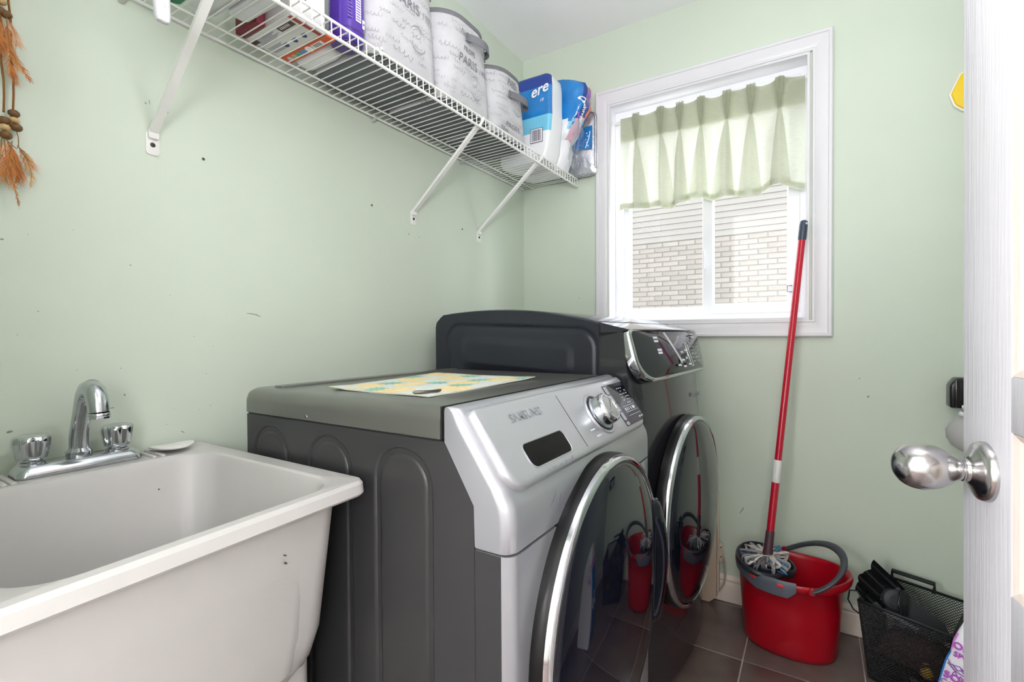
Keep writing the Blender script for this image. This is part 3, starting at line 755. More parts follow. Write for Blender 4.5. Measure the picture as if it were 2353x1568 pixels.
def front_door(root, c, rad, T=None, handle=True):
    """round door facing +x at c=(x of the front sheet, y, z); T an extra transform"""
    x, y, z = c; T = T or Matrix.Identity(4)
    def put(bm):
        for v in bm.verts: v.co = T @ v.co
        return bm
    b = B(); lathe(b, [(rad*1.0, -.004), (rad*1.0, .012), (rad*.995, .020), (rad*.985, .026), (rad*.90, .028), (rad*.90, -.004)], (x, y, z), (1, 0, 0), 96)
    d = obj('door', put(b), M_black, root, ang=40, label='round dark door of the machine')
    b = B(); lathe(b, [(rad*.991, .022), (rad*.988, .029), (rad*.976, .0345), (rad*.958, .036), (rad*.944, .033), (rad*.935, .026)], (x, y, z), (1, 0, 0), 96)
    obj('chrome_ring', put(b), M_chrome, d, ang=50)
    b = B(); prof = [(rad*.943*math.cos(t), .029+.034*math.sin(t)) for t in [i*PI/2/14 for i in range(15)]]
    lathe(b, prof, (x, y, z), (1, 0, 0), 96); obj('door_glass', put(b), M_glass, d, ang=60)
    if handle:
        b = B(); loops = []
        for i in range(25):
            t = math.radians(-34+62*i/24); e = math.sin(PI*i/24)**.35
            pr_ = [(rad*.80, .038), (rad*.86, .040+.020*e), (rad*.96, .040+.022*e), (rad*(1.0+.085*e), .032+.014*e), (rad*(1.0+.10*e), .014), (rad*1.0, .006)]
            loops.append([Vector((x+h, y+q*math.cos(t), z+q*math.sin(t))) for q, h in pr_])
        loft(b, loops); obj('door_grip', put(b), M_blackgl, d, ang=60)
    return d
# ------------------------------------------------------------------ washer
WY0, WY1 = .5815, 1.2675
wa = thing('washing_machine', 'silver fronted washing machine beside the white laundry sink, placemat on its top', 'washing machine', (.52, (WY0+WY1)/2, 0))
b = B()
sidepoly = [(.194, .045), (.8055, .045), (.8055, .757), (.804, .82), (.7475, .910), (.735, .9125), (.194, .9125)]
prism(b, sidepoly, 'y', WY0+.003, WY1); obj('cabinet', b, M_side, wa, smooth=False)
def wrelief(x, z):
    h = 0
    for x0, x1, zt in ((.224, .338, .884), (.412, .524, .884), (.598, .716, .884)):
        h += groove(sd_rr(x, z, x0, x1, .10, zt, .0555), .0075, .009)
    return h
def wclip(x, z):
    # front edge leans back above z=.82
    lim = .8055 if z < .757 else (.8055-(z-.757)/.063*.0015 if z < .82 else .804-(z-.82)/.090*.0565)
    return (.194+(x-.194)/(.8055-.194)*(lim-.194), z)
b = B(); side_sheet(b, .194, .8055, .045, .9105, WY0, wrelief, wclip, 170, 230); obj('side_panel', b, M_side, wa, ang=80)
# lid
b = B(); q = [(.178, .9145), (.7345, .9145), (.7345, .952)]
prism(b, [(.178, .9145), (.742, .9145), (.742, .9655), (.178, .9655)], 'y', WY0-.003, WY1+.002)
ed = [e for e in b.edges if all(v.co.z > .96 for v in e.verts) and not all(v.co.x > .74 for v in e.verts)]
ed += [e for e in b.edges if abs(e.verts[0].co.z-e.verts[1].co.z) > .03 and all(v.co.x < .2 for v in e.verts)]
bmesh.ops.bevel(b, geom=ed, offset=.026, segments=6, profile=.5, affect='EDGES')
obj('top_panel', b, M_lid, wa, ang=30)
b = B(); box(b, .232, .262, WY0+.040, WY1-.04, .962, .9695, .0028, 3); obj('rear_ridge', b, M_lid, wa)
b = B(); prism(b, [(.7425, .9145), (.745, .9145), (.745, .9662), (.7425, .9662)], 'y', WY0-.002, WY1+.001); obj('lid_seam', b, M_seam, wa, smooth=False)
b = B(); lathe(b, [(.0002, .0008), (.003, .0008), (.0038, 0)], (.405, WY0-.003, .921), (0, -1, 0), 14); obj('lid_screw', b, M_chrome, wa)
# front shell around the control panel
b = B()
def shell_row(z, xb, xf, rd=.022, n=7):
    L = [(xb, WY0, z)]
    L += [(xf-rd+rd*math.sin(PI/2*k/n), WY0+rd-rd*math.cos(PI/2*k/n), z) for k in range(n+1)]
    L += [(xf-rd+rd*math.cos(PI/2*k/n), WY1-rd+rd*math.sin(PI/2*k/n), z) for k in range(n+1)]
    return L+[(xb, WY1, z)]
xb_ = lambda z: .8062-(z-.7575)/.0628*.0015 if z < .8203 else (.8047-(z-.8203)/.0905*.0562 if z < .9108 else .7485)
xf_ = lambda z: .872-.004*max(0, (z-.80)/.026)**2 if z < .826 else (.868-(z-.826)/.024*.0125 if z < .85 else .8555-(z-.85)/.116*.0835)
loft(b, [shell_row(z, xb_(z)+dd, xf_(z)-dd, .022 if z < .95 else .016) for z, dd in ((.7575, .002), (.7595, 0), (.79, 0), (.80, 0), (.81, 0), (.8203, 0), (.826, 0), (.838, 0), (.85, 0), (.88, 0), (.9108, 0), (.935, 0), (.958, 0), (.9635, .001), (.966, .004))])
obj('front_shell', b, M_silver, wa, ang=32)
b = B(); box(b, .8062, .872, WY0, WY1, .06, .7545)
ed = [e for e in b.edges if all(v.co.x > .87 for v in e.verts) and abs(e.verts[0].co.z-e.verts[1].co.z) > .1]
bmesh.ops.bevel(b, geom=ed, offset=.022, segments=6, profile=.5, affect='EDGES'); obj('front_panel', b, M_silver, wa, ang=32)
b = B(); box(b, .8064, .853, WY0-.0008, WY0+.01, .062, .7542, .0004, 1); obj('lower_side_trim', b, M_side, wa)
b = B(); box(b, .20, .845, WY0+.02, WY1-.02, .02, .06); obj('plinth', b, M_black, wa, smooth=False)
for x in (.26, .78):
    for y in (WY0+.06, WY1-.06):
        b = B(); lathe(b, [(.022, 0), (.022, .012), (.010, .016), (.010, .045)], (x, y, 0.0), (0, 0, 1), 16); obj('foot', b, M_black, wa)
# control panel in its own slanted frame: u along the front, v up the slope
PO = Vector((.8535, .5945, .8505)); PU = Vector((0, 1, 0)); PV = Vector((-.079, 0, .107)).normalized(); PN = PU.cross(PV)
PW, PH = .664, .1325
def P3(u, v, n=0): return PO+PU*u+PV*v+PN*n
out = rrect4(0, PW, -.014, PH, (.012, .012, .040, .050), 10)
def dome(u, v):
    return .013+.006*math.sin(PI*min(1, max(0, u/PW)))
b = B()
rows = []
for t, dn in ((1.0, -.006), (1.0, .001), (.992, .006), (.975, .0105), (.945, .0132), (.90, .0148), (.86, .0156), (.80, .0160), (.5, .0160), (.25, .0160), (.03, .0160)):
    cx, cy = PW/2, (PH-.014)/2
    ins = 1-t
    rows.append([P3(cx+(q[0]-cx)*(1-ins*.22 if t > .85 else t), cy+(q[1]-cy)*t, dn) for q in out])
loft(b, rows, cap0=False)
cp = obj('control_panel', b, M_silver2, wa, ang=60)
PT = .0160                                                # panel surface height
b = B(); box(b, .2745, .2757, .000, .117, PT-.0035, PT+.0004, M=Matrix(((PU.x, PV.x, PN.x, PO.x), (PU.y, PV.y, PN.y, PO.y), (PU.z, PV.z, PN.z, PO.z), (0, 0, 0, 1))))
PM = Matrix(((PU.x, PV.x, PN.x, PO.x), (PU.y, PV.y, PN.y, PO.y), (PU.z, PV.z, PN.z, PO.z), (0, 0, 0, 1)))
obj('drawer_seam', b, M_seam, cp, smooth=False)
# drawer handle recess: pocket shade painted as a flat dark face with a bright rim
hq = rrect4(.071, .217, .006, .049, (.010, .010, .016, .012), 6)
b = B(); cx, cy = .144, .0275
loft(b, [[P3(cx+(q[0]-cx)*s, cy+(q[1]-cy)*s2, n) for q in hq] for s, s2, n in ((1.03, 1.08, PT-.002), (1.03, 1.08, PT+.0012), (1.015, 1.04, PT+.0016), (1.0, 1.0, PT+.0010), (.985, .95, PT-.0010))], cap0=False, cap1=False)
hr = obj('drawer_handle_rim', b, M_silver2, cp, ang=60)
b = B(); loft(b, [[P3(cx+(q[0]-cx)*s, cy+(q[1]-cy)*s2, n) for q in hq] for s, s2, n in ((.99, .97, PT+.0004), (.97, .93, PT+.0006), (.90, .80, PT+.0007))], cap0=False)
obj('drawer_pocket_shade', b, pm('painted_pocket_shade', (14, 13, 13), .5, spec=.15), cp, ang=60)
b = B(); add_text(b, 'SAMSUNG', .0225, P3(.136, .096, PT+.0007), PU, PV, depth=.0012, spacing=1.06, bold=.0003); obj('lettering', b, pm('embossed_letters', (170, 172, 178), .22, .8), cp, smooth=False)
b = B()
rd = random.Random(2)
u = .098
while u < .188:
    wd = rd.uniform(.003, .007); 
    if rd.random() < .85: box(b, u, u+wd*.7, -.0075, -.0035, PT-.0024, PT-.0006+.0002, M=PM)
    u += wd
lathe(b, [(.0002, .0002), (.0045, .0002), (.0045, -.001)], P3(.200, -.0045, PT-.0004), PN, 16)
obj('small_legend', b, M_legend2, cp, smooth=False)
# dial
dc = P3(.410, .052, PT-.001)
b = B(); lathe(b, [(.050, -.002), (.050, .002), (.0475, .0045), (.044, .004), (.043, .001)], dc, PN, 56); dl = obj('dial', b, M_silver2, cp, ang=50)
b = B(); lathe(b, [(.0435, .000), (.0435, .0022), (.0395, .0030), (.0380, .0015)], dc, PN, 56); obj('dial_gap', b, pm('dark_blue_gap', (36, 44, 60), .2), dl)
b = B(); lathe(b, [(.0385, .001), (.0380, .006), (.0350, .0085), (.0345, .0250), (.0335, .0315), (.0305, .0345), (.0270, .0345), (.0262, .0325)], dc, PN, 64); obj('knob_body', b, M_chrome, dl, ang=40)
b = B(); lathe(b, [(.0266, .0322), (.0255, .0335), (.015, .0348), (.0004, .0352)], dc, PN, 48); kf = obj('knob_face', b, pm('satin_knob_face', (176, 176, 174), .3, .7), dl, ang=40)
b = B(); KM = Matrix.Translation(dc)@PM.to_3x3().to_4x4()@Matrix.Rotation(math.radians(38), 4, 'Z')
box(b, -.023, .023, -.0022, .0022, .033, .0375, .0012, 2, M=KM); obj('knob_fin', b, M_chrome, dl)
b = B()
for k, (u, v) in enumerate(((.318, .040), (.326, .024), (.338, .008))):
    uu = u
    for _ in range(5): wd = rd.uniform(.002, .0042); box(b, uu, uu+wd, v, v+.0032, PT-.001, PT+.0005, M=PM); uu += wd+.0008
    box(b, uu+.002, uu+.012, v+.0012, v+.0018, PT-.001, PT+.0005, M=PM)
obj('dial_legend', b, M_legend, cp, smooth=False)
# display with its strip of keys
b = B(); prism(b, rrect(.512, .650, -.001, .112, .003, 3), 'z', PT-.004, PT+.0012, .0004, 1, M=PM); dp = obj('display', b, M_blackgl, cp, label='glossy black display panel')
for k in range(4):
    b = B(); prism(b, rrect(.515, .531, .086-.024*k, .108-.024*k, .0015, 2), 'z', PT, PT+.0024, .0004, 1, M=PM); obj('key', b, M_silver2, dp)
b = B(); prism(b, rrect(.515, .531, .001, .010, .0015, 2), 'z', PT, PT+.0024, .0004, 1, M=PM); obj('key', b, M_silver2, dp)
b = B()
for r_ in range(6):
    for c_ in range(4):
        if rd.random() < .8:
            u, v = .588+.014*c_, .052-.0045*0+.0085*r_; box(b, u, u+rd.uniform(.004, .009), v, v+.0022, PT+.001, PT+.0015, M=PM)
box(b, .556, .640, .030, .0308, PT+.001, PT+.0015, M=PM); box(b, .556, .640, .046, .0468, PT+.001, PT+.0015, M=PM)
for k, wd in enumerate((.006, .004, .002, .004, .010, .005)): box(b, .560+.013*k, .560+.013*k+wd, .034, .042, PT+.001, PT+.0015, M=PM)
box(b, .560, .645, .020, .0208, PT+.001, PT+.0015, M=PM); box(b, .615, .625, .008, .011, PT+.001, PT+.0015, M=PM); box(b, .632, .642, .008, .011, PT+.001, PT+.0015, M=PM)
obj('display_legend', b, M_legend, dp, smooth=False)
front_door(wa, (.872, .9245, .535), .298)
b = B()
for i in range(3): tube(b, [(.8725, .700+.02*i, .795-.016*i), (.8726, .712+.02*i, .803-.014*i), (.8725, .724+.016*i, .818-.010*i)], [.0002, .0006, .0002], 5)
obj('scratch', b, pm('scratch_dark', (96, 98, 108), .6), wa)
# ------------------------------------------------------------------ placemat and clip on the washer
pmz = .9660
pl = thing('placemat', 'pale placemat printed with yellow pineapples lying on the washing machine', 'placemat', (.48, .86, pmz))
A4 = [Vector((.376, .652, 0)), Vector((.652, .654, 0)), Vector((.637, 1.072, 0)), Vector((.302, 1.076, 0))]
def mat(u, v, z=0):      # u across, v along
    P = (A4[0]*(1-u)+A4[1]*u)*(1-v)+(A4[3]*(1-u)+A4[2]*u)*v
    lift = .004*max(0, 1-u*5)*max(0, 1-v*6)+.003*max(0, (u-.85)/.15)*max(0, (v-.85)/.15)
    return Vector((P.x, P.y, pmz+z+lift+.0006*math.sin(u*9+v*7)))
M_mat = pm('pale_mat_cloth', (222, 230, 226), .6, var=.03, vscale=30, bump=.1, bscale=400)
b = B()
loft(b, [[mat(i/24, k/30, .0016) for i in range(25)] for k in range(31)], closed=False); loft(b, [[mat(i/24, k/30, .0004) for i in range(25)] for k in range(31)], closed=False)
edge = [(i/24, 0) for i in range(25)]+[(1, k/30) for k in range(1, 31)]+[(i/24, 1) for i in range(23, -1, -1)]+[(0, k/30) for k in range(29, 0, -1)]
loft(b, [[mat(u, v, .0004) for u, v in edge], [mat(u, v, .0016) for u, v in edge]], cap0=False, cap1=False)
obj('cloth', b, M_mat, pl, ang=60)
M_pine = pm('pineapple_yellow_print', (246, 224, 168), .6, var=.1, vscale=70); M_teal = pm('teal_leaf_print', (150, 202, 182), .6, var=.12, vscale=40); M_hem = pm('yellow_hem', (240, 222, 170), .6)
b = B()
def blob(cu, cv, ru, rv, ang, mi, spiky=0):
    n = 40; vs = []
    for i in range(n):
        t = 2*PI*i/n; rr = 1+(spiky*(1 if i % 4 < 2 else -1)*.5 if spiky else .03*math.sin(8*t))
        x, y = ru*rr*math.cos(t), rv*rr*math.sin(t)
        u, v = cu+(x*math.cos(ang)-y*math.sin(ang)), cv+(x*math.sin(ang)+y*math.cos(ang))
        vs.append(b.verts.new(mat(min(.985, max(.015, u)), min(.985, max(.015, v)), .0020 if mi else .0018)))
    b.faces.new(vs).material_index = mi
for cu, cv, ang in ((.18, .16, .3), (.55, .10, 2.0), (.86, .30, .9), (.40, .36, -.5), (.70, .55, .4), (.18, .56, 1.2), (.42, .74, .2), (.84, .80, -.4), (.15, .88, .6)):
    blob(cu, cv, .115, .135, ang, 0)
    blob(cu+.17*math.sin(-ang+.4), cv+.17*math.cos(ang-.4), .075, .06, ang+.5, 1, .5)
obj('print', b, [M_pine, M_teal], pl, smooth=False)
b = B(); loft(b, [[mat(u, v, .0021) for u, v in edge], [mat(u*.976+.012, v*.98+.01, .0021) for u, v in edge]], cap0=False, cap1=False); obj('hem', b, M_hem, pl, smooth=False)
b = B(); zc = pmz+.0022
loft(b, [[(x+w_*math.cos(t)*.3, y+w_*math.cos(t), zc+.004+.0036*math.sin(t)*h_) for t in [2*PI*i/12 for i in range(12)]] for x, y, w_, h_ in ((.608, .660, .0015, .4), (.611, .662, .004, .9), (.618, .668, .006, 1), (.625, .675, .005, .9), (.630, .688, .0045, .8), (.633, .700, .005, .9), (.635, .706, .002, .4))])
lathe(b, [(.0035, -.0012), (.0052, 0), (.0035, .0012)], (.634, .7035, zc+.006), (0, 0, 1), 12)
obj('nail_clipper', b, pm('dull_dark_metal', (112, 108, 100), .3, .8), label='small grey metal nail clipper lying on the front edge of the placemat', cat='clipper')
# ------------------------------------------------------------------ dryer (built square, then turned a little)
dr = thing('clothes_dryer', 'taller charcoal clothes dryer with an arched top next to the window', 'dryer', (.797, 1.285, 0))
DT = Matrix.Translation((.797, 1.285, 0))@Matrix.Rotation(math.radians(-3.5), 4, 'Z')
DW, DR_ = .672, -.715
def dput(bm):
    for v in bm.verts: v.co = DT @ v.co
    return bm
def topz(x): 
    if x > -.48: return 1.157-.30*(x+.48)**2
    return 1.157-.23*(x+.48)**2
ptsT = [(DR_, 1.02), (DR_, 1.105), (DR_+.006, 1.124), (DR_+.018, 1.137)]+[(DR_+.035+(-.03-(DR_+.035))*i/24, topz(DR_+.035+(-.03-(DR_+.035))*i/24)) for i in range(25)]
b = B(); poly = [(DR_, .045)]+ptsT+[(-.03, .045)]
prism(b, poly, 'y', .004, DW); obj('cabinet', dput(b), M_dside, dr, ang=30)
def drelief(x, z):
    h = groove(sd_rr(x, z, -.640, -.100, .80, 1.095-.10*max(0, x+.45)*0, .05), .014, .004) if z > .90 else groove(sd_rr(x, z, -.640, -.100, .10, 1.095, .05), .014, .004)
    h = groove(sd_rr(x, z+.045*(x+.4)*.8, -.655, -.085, .10, 1.100, .055), .013, .0045)
    d2 = sd_rr(x, z+.05*(x+.4), -.585, -.165, .965, 1.055, .03)
    h += .006*max(0, min(1, .5-d2/.024))**1.0 if d2 < .012 else 0
    return h
def dclip(x, z):
    zt = topz(max(x, DR_+.035)) if x > DR_+.035 else 1.137
    if x < DR_+.03: zt = 1.108+.03*math.sqrt(max(0, 1-((DR_+.03-x)/.03)**2))
    return (x, .045+(z-.045)/(1.157-.045)*(zt-.004-.045))
b = B(); side_sheet(b, DR_, -.0705, .045, 1.157, 0.0, lambda x, z: drelief(x, z), dclip, 170, 240); obj('side_panel', dput(b), M_dside, dr, ang=80)
b = B(); box(b, -.0705, -.068, .0015, .006, .35, topz(-.07)-.006); obj('side_seam', dput(b), M_seam, dr, smooth=False)
# top lid: arched sheet with a front bezel
xs = [DR_+.05+(-.085-(DR_+.05))*i/20 for i in range(21)]
b = B(); loft(b, [[(x, .020, topz(x)+.0005), (x, .026, topz(x)+.004), (x, DW-.026, topz(x)+.004), (x, DW-.02, topz(x)+.0005)] for x in xs], closed=False)
M_dtop = pm('onyx_top_enamel', (64, 66, 74), .16, .6, var=.03, coat=.6)
obj('top_panel', dput(b), M_dtop, dr, ang=40)
bul = lambda y: .042*(1-((y-DW/2)/(DW/2))**2)           # the front bows outwards
ys = [.0+DW*i/28 for i in range(29)]
b = B(); loft(b, [[(-.075, y, topz(-.075)-.002), (-.075, y, topz(-.075)+.004), (-.03+bul(y)*.45, y, topz(-.03)+.004), (.004+bul(y)*.66, y, 1.0925), (.010+bul(y)*.66, y, 1.0905), (.010+bul(y)*.66, y, 1.0885), (-.006+bul(y)*.6, y, 1.084), (-.075, y, 1.070)] for y in ys])
obj('top_bezel', dput(b), M_dtop, dr, ang=50)
# front body
b = B(); loft(b, [[(-.075, y, z0), (-.075, y, z1), (.004+bul(y)*.80+dx, y, z1), (.030+bul(y)*1.05, y, zm), (.038+bul(y)*1.05, y, z0)] for y in ys for z0, zm, z1, dx in ((.045, .72, 1.083, -.006),)])
obj('front_panel', dput(b), M_dgrey, dr, ang=40)
b = B(); box(b, -.66, .01, .02, DW-.02, .02, .05); obj('plinth', dput(b), M_black, dr, smooth=False)
for x in (-.62, -.06):
    for y in (.06, DW-.06):
        b = B(); lathe(b, [(.022, 0), (.022, .012), (.010, .016), (.010, .045)], (x, y, 0), (0, 0, 1), 16); obj('foot', dput(b), M_black, dr)
# control panel glass on a bowed, leaning surface
def D3(y, t, n=0):        # t 0 bottom .. 1 top
    x = .0345-.026*t-.014*t*t*.6; z = .945+.142*t
    return Vector((x+bul(y)*(1-.35*t)+n, y, z+.4*n))
oq = rrect4(.002, DW-.002, 0.0, 1.0, (.03, .03, .16, .16), 12)
oq = [(q[0], q[1]) for q in oq]
def oval(rs):      # radii differ in y (metres) and t; build with an ellipse corner
    out = []
    for cx, ct, ry, rt, a0 in ((DW-.004-.02, 1-.10, .02, .10, 0), (.004+.02, 1-.10, .02, .10, PI/2), (.004+.075, .50, .075, .50, PI), (DW-.004-.075, .50, .075, .50, 1.5*PI)):
        for k in range(11):
            th = a0+PI/2*k/10; out.append((cx+ry*math.cos(th), ct+rt*math.sin(th)))
    return out
oq = oval(0)
cy_, ct_ = DW/2, .5
def ring_(s, n, st=None): return [D3(cy_+(q[0]-cy_)*s, min(1.0, ct_+(q[1]-ct_)*(st or s)), n) for q in oq]
b = B(); loft(b, [ring_(1.012, -.014, 1.06), ring_(1.012, .004, 1.06), ring_(1.006, .009, 1.04), ring_(.99, .011, .97), ring_(.975, .010, .93), ring_(.970, .006, .92)], cap0=False, cap1=False); obj('chrome_surround', dput(b), M_chrome, dr, ang=50)
rows = [ring_(.978*s, .0105, .935*s) for s in (1, .9, .75, .6, .45, .3, .15, .02)]
b = B(); loft(b, rows, cap0=False); cpd = obj('control_panel', dput(b), M_blackgl, dr, ang=60)
b = B()
def mark(y0, y1, t0, t1, mi=0):
    q = [D3(y, t, .0108) for y, t in ((y0, t0), (y1, t0), (y1, t1), (y0, t1))]
    b.faces.new([b.verts.new(v) for v in q]).material_index = mi
for y, t in ((.125, .80), (.125, .73), (.130, .55), (.130, .49)): mark(y, y+.028, t, t+.045)
for y, t in ((.245, .20), (.290, .30), (.330, .33), (.290, .16), (.345, .19), (.30, .47), (.345, .50)): mark(y, y+.026, t, t+.04)
rd = random.Random(8)
for r_ in range(6):
    for c_ in range(8):
        if rd.random() < .72:
            y, t = .425+.024*c_, .24+.085*r_-.004*c_; mark(y, y+rd.uniform(.005, .012), t, t+rd.uniform(.018, .04))
for k in range(2): mark(.50, .56, .80+.07*k, .825+.07*k)
obj('legend', dput(b), M_legend, cpd, smooth=False, recalc=False)
b = B(); tube(b, [D3(.385+q[0], .42+q[1], .0112) for q in rrect(-.013, .013, -.26, .26, .0125, 8)], .0013, 6, closed=True); obj('key_outline', dput(b), pm('bright_outline', (230, 232, 238), .2, .6), cpd)
b = B(); prism(b, [(.205, .95), (.232, .95), (.262, .26), (.248, .22)], 'x', 0, .0001) if False else None
b = B()
loft(b, [[D3(.205+.073*f, .93-.69*f, .0112), D3(.222+.070*f, .93-.63*f, .0112)] for f in [k/16 for k in range(17)]], closed=False)
obj('pale_strip', dput(b), pm('pale_grey_strip', (206, 204, 214), .25), cpd, smooth=False, recalc=False)  # pale slanted strip laid on the panel glass
front_door(dr, (.074, DW/2-.008, .520), .296, DT, handle=False)
b = B(); add_text(b, 'SAMSUNG', .020, (.0580, DW/2+.17, .862), (0, 1, 0), (0, 0, 1), depth=.001); obj('lettering', dput(b), M_legend2, dr, smooth=False)
# ------------------------------------------------------------------ laundry sink
M_tub = pm('white_moulded_plastic', (196, 194, 191), .42, var=.025, vscale=6, bump=.08, bscale=160)
sk = thing('laundry_sink', 'white moulded plastic laundry sink against the left wall', 'sink', (.30, .30, 0))
def sring(x0, x1, y0, y1, rad, z, n=8):
    out = []
    for x, y in rrect(x0, x1, y0, y1, rad, n):
        out.append((x+.030*(.5636-y)/.444*max(0, x/.6), y, z))
    return out
b = B()
loft(b, [sring(.10, .490, .10, .498, .07, .500), sring(.085, .508, .085, .511, .07, .512), sring(.068, .530, .072, .523, .06, .545), sring(.060, .541, .066, .527, .05, .59),
         sring(.045, .566, .052, .533, .04, .800), sring(.023, .592, .034, .563, .022, .809), sring(.0215, .595, .032, .5655, .022, .813), sring(.0215, .592, .033, .565, .020, .828), sring(.0235, .587, .036, .562, .018, .8335), sring(.027, .583, .040, .558, .018, .834),
         sring(.122, .573, .122, .531, .065, .834), sring(.126, .569, .126, .526, .065, .831), sring(.130, .566, .130, .522, .065, .822), sring(.150, .545, .145, .503, .06, .60), sring(.160, .535, .155, .492, .06, .545), sring(.19, .50, .18, .46, .06, .520)])
obj('basin', b, M_tub, sk, ang=28)
b = B(); loft(b, [sring(.10, .496, .095, .524, .03, 0), sring(.10, .496, .095, .524, .03, .515)]); 
obj('pedestal', b, M_tub, sk, ang=50)
b = B(); lathe(b, [(.034, -.004), (.034, .003), (.026, .004), (.024, .001), (.0004, .001)], (.345, .30, .520), (0, 0, 1), 28); obj('drain', b, M_chrome, sk)
for y0 in (.434, .449, .232, .220):
    b = B(); box(b, .034, .118, y0, y0+.009, .832, .8385, .003, 3); obj('ledge_rib', b, M_tub, sk)
b = B()
for x, y, z, rr in ((.5745, .424, .752, .0010), (.5745, .425, .740, .0014), (.134, .335, .80, .0009), (.137, .436, .775, .0014), (.140, .41, .72, .0016)):
    lathe(b, [(.0002, .0012), (rr*.8, .0010), (rr, 0), (rr, -.004)], (x, y, z), (1, 0, 0), 10)
obj('dirt_speck', b, pm('dirt', (70, 66, 60), .9), sk, kind='stuff')
# soap dish: thin white oval plastic disc lying on the rim
b = B(); loops = []
for s, z in ((.2, .8465), (.8, .8462), (1, .8440), (.985, .8412), (.8, .8385), (.2, .8378)):
    loops.append([(.075+.045*s*math.cos(t)*1.0, .485+.040*s*math.sin(t), z+.010*(math.sin(t)*s)**2*.5+.004*s*math.cos(t)) for t in [2*PI*i/36 for i in range(36)]])
loft(b, loops); obj('plastic_disc', b, pm('white_disc', (240, 239, 235), .4), label='thin white oval plastic disc lying on the back rim of the sink', cat='soap dish')
# ------------------------------------------------------------------ faucet
fz = .8345
fa = thing('faucet', 'chrome two handled faucet mounted on the back rim of the sink', 'faucet', (.067, .334, fz))
b = B()
fr = lambda d, z: [(q[0], q[1], z) for q in rrect(.038+d, .098-d, .243+d, .426-d, .016, 8)]
loft(b, [fr(0, fz), fr(-.001, fz+.003), fr(.001, fz+.010), fr(.006, fz+.0185), fr(.010, fz+.0205)]); obj('base_plate', b, M_chrome_dull, fa, ang=40)
fx = .066
b = B(); lathe(b, [(.0170, .018), (.0195, .022), (.0195, .030), (.0165, .034), (.0150, .036)], (fx, .335, fz), (0, 0, 1), 32); sp = obj('spout_collar', b, M_chrome_dull, fa)
b = B()
path = [(fx, .335, fz+.030), (fx, .335, fz+.052), (fx+.003, .335, fz+.066), (fx+.009, .3355, fz+.084), (fx+.016, .336, fz+.104), (fx+.022, .3365, fz+.122), (fx+.030, .3370, fz+.137), (fx+.041, .3378, fz+.147), (fx+.054, .3385, fz+.150), (fx+.067, .339, fz+.145), (fx+.076, .3395, fz+.133), (fx+.080, .340, fz+.117), (fx+.081, .340, fz+.108)]
tube(b, path, [.0148, .0146, .0142, .0140, .0140, .0142, .0148, .0158, .0166, .0168, .0164, .0160, .0158], 20)
obj('spout', b, M_chrome_dull, sp, ang=60)
b = B(); lathe(b, [(.0160, 0), (.0172, -.002), (.0172, -.0045), (.0164, -.0055), (.0172, -.0065), (.0172, -.010), (.0150, -.0105), (.0140, -.006)], (fx+.081, .340, fz+.108), (.05, .0, 1), 28); obj('aerator', b, M_chrome, sp)
def handle(y):
    b = B(); lathe(b, [(.0185, .020), (.0185, .024), (.015, .026), (.015, .0285)], (fx, y, fz), (0, 0, 1), 28); c = obj('handle_collar', b, M_chrome_dull, fa)
    b = B(); loops = []
    for z, rr, dp in ((.0285, .0170, 0), (.030, .0205, .04), (.036, .0222, .10), (.045, .0240, .16), (.055, .0256, .20), (.062, .0264, .20), (.0665, .0258, .17), (.0695, .0235, .12), (.0705, .019, .06), (.0695, .012, .02), (.0692, .001, 0)):
        loops.append([Vector((fx+rr*(1-dp*(.5+.5*math.cos(6*t))**2.2*.85)*math.cos(t), y+rr*(1-dp*(.5+.5*math.cos(6*t))**2.2*.85)*math.sin(t), fz+z)) for t in [2*PI*i/72 for i in range(72)]])
    loft(b, loops); obj('handle', b, M_chrome, c, ang=60)
handle(.270); handle(.394)
# ------------------------------------------------------------------ beige board leaning at the end of the dryer
bd = thing('beige_board', 'flat beige board with cut corners standing between dryer and back wall', 'board', (.75, 2.055, 0))
poly = [(.45, .0), (.885, .0), (.9125, .026), (.9125, .452), (.862, .500), (.45, .500)]
b = B(); prism(b, poly, 'y', 2.044, 2.066, .002, 2); obj('board', b, pm('beige_laminate', (206, 184, 162), .5, var=.05, vscale=5), bd)
b = B(); box(b, .9135, .921, 2.047, 2.064, .05, .452, .002, 2); obj('edge_strip', b, pm('pale_beige_edge', (220, 204, 186), .5), bd)
b = B(); tube(b, [(.920, 2.055, .225), (.934, 2.055, .215), (.942, 2.055, .17), (.944, 2.055, .12), (.938, 2.055, .08), (.920, 2.055, .050)], .0055, 8, flat=(1.5, .5))
box(b, .921, .934, 2.050, 2.060, .17, .245, .002, 2); br = obj('bracket', b, pm('bracket_beige', (216, 200, 182), .4), bd)
b = B()
for z in (.19, .228): lathe(b, [(.0002, .0004), (.0028, .0004), (.0028, -.001)], (.928, 2.0498, z), (0, -1, 0), 10)
obj('bracket_hole', b, M_screw, br)
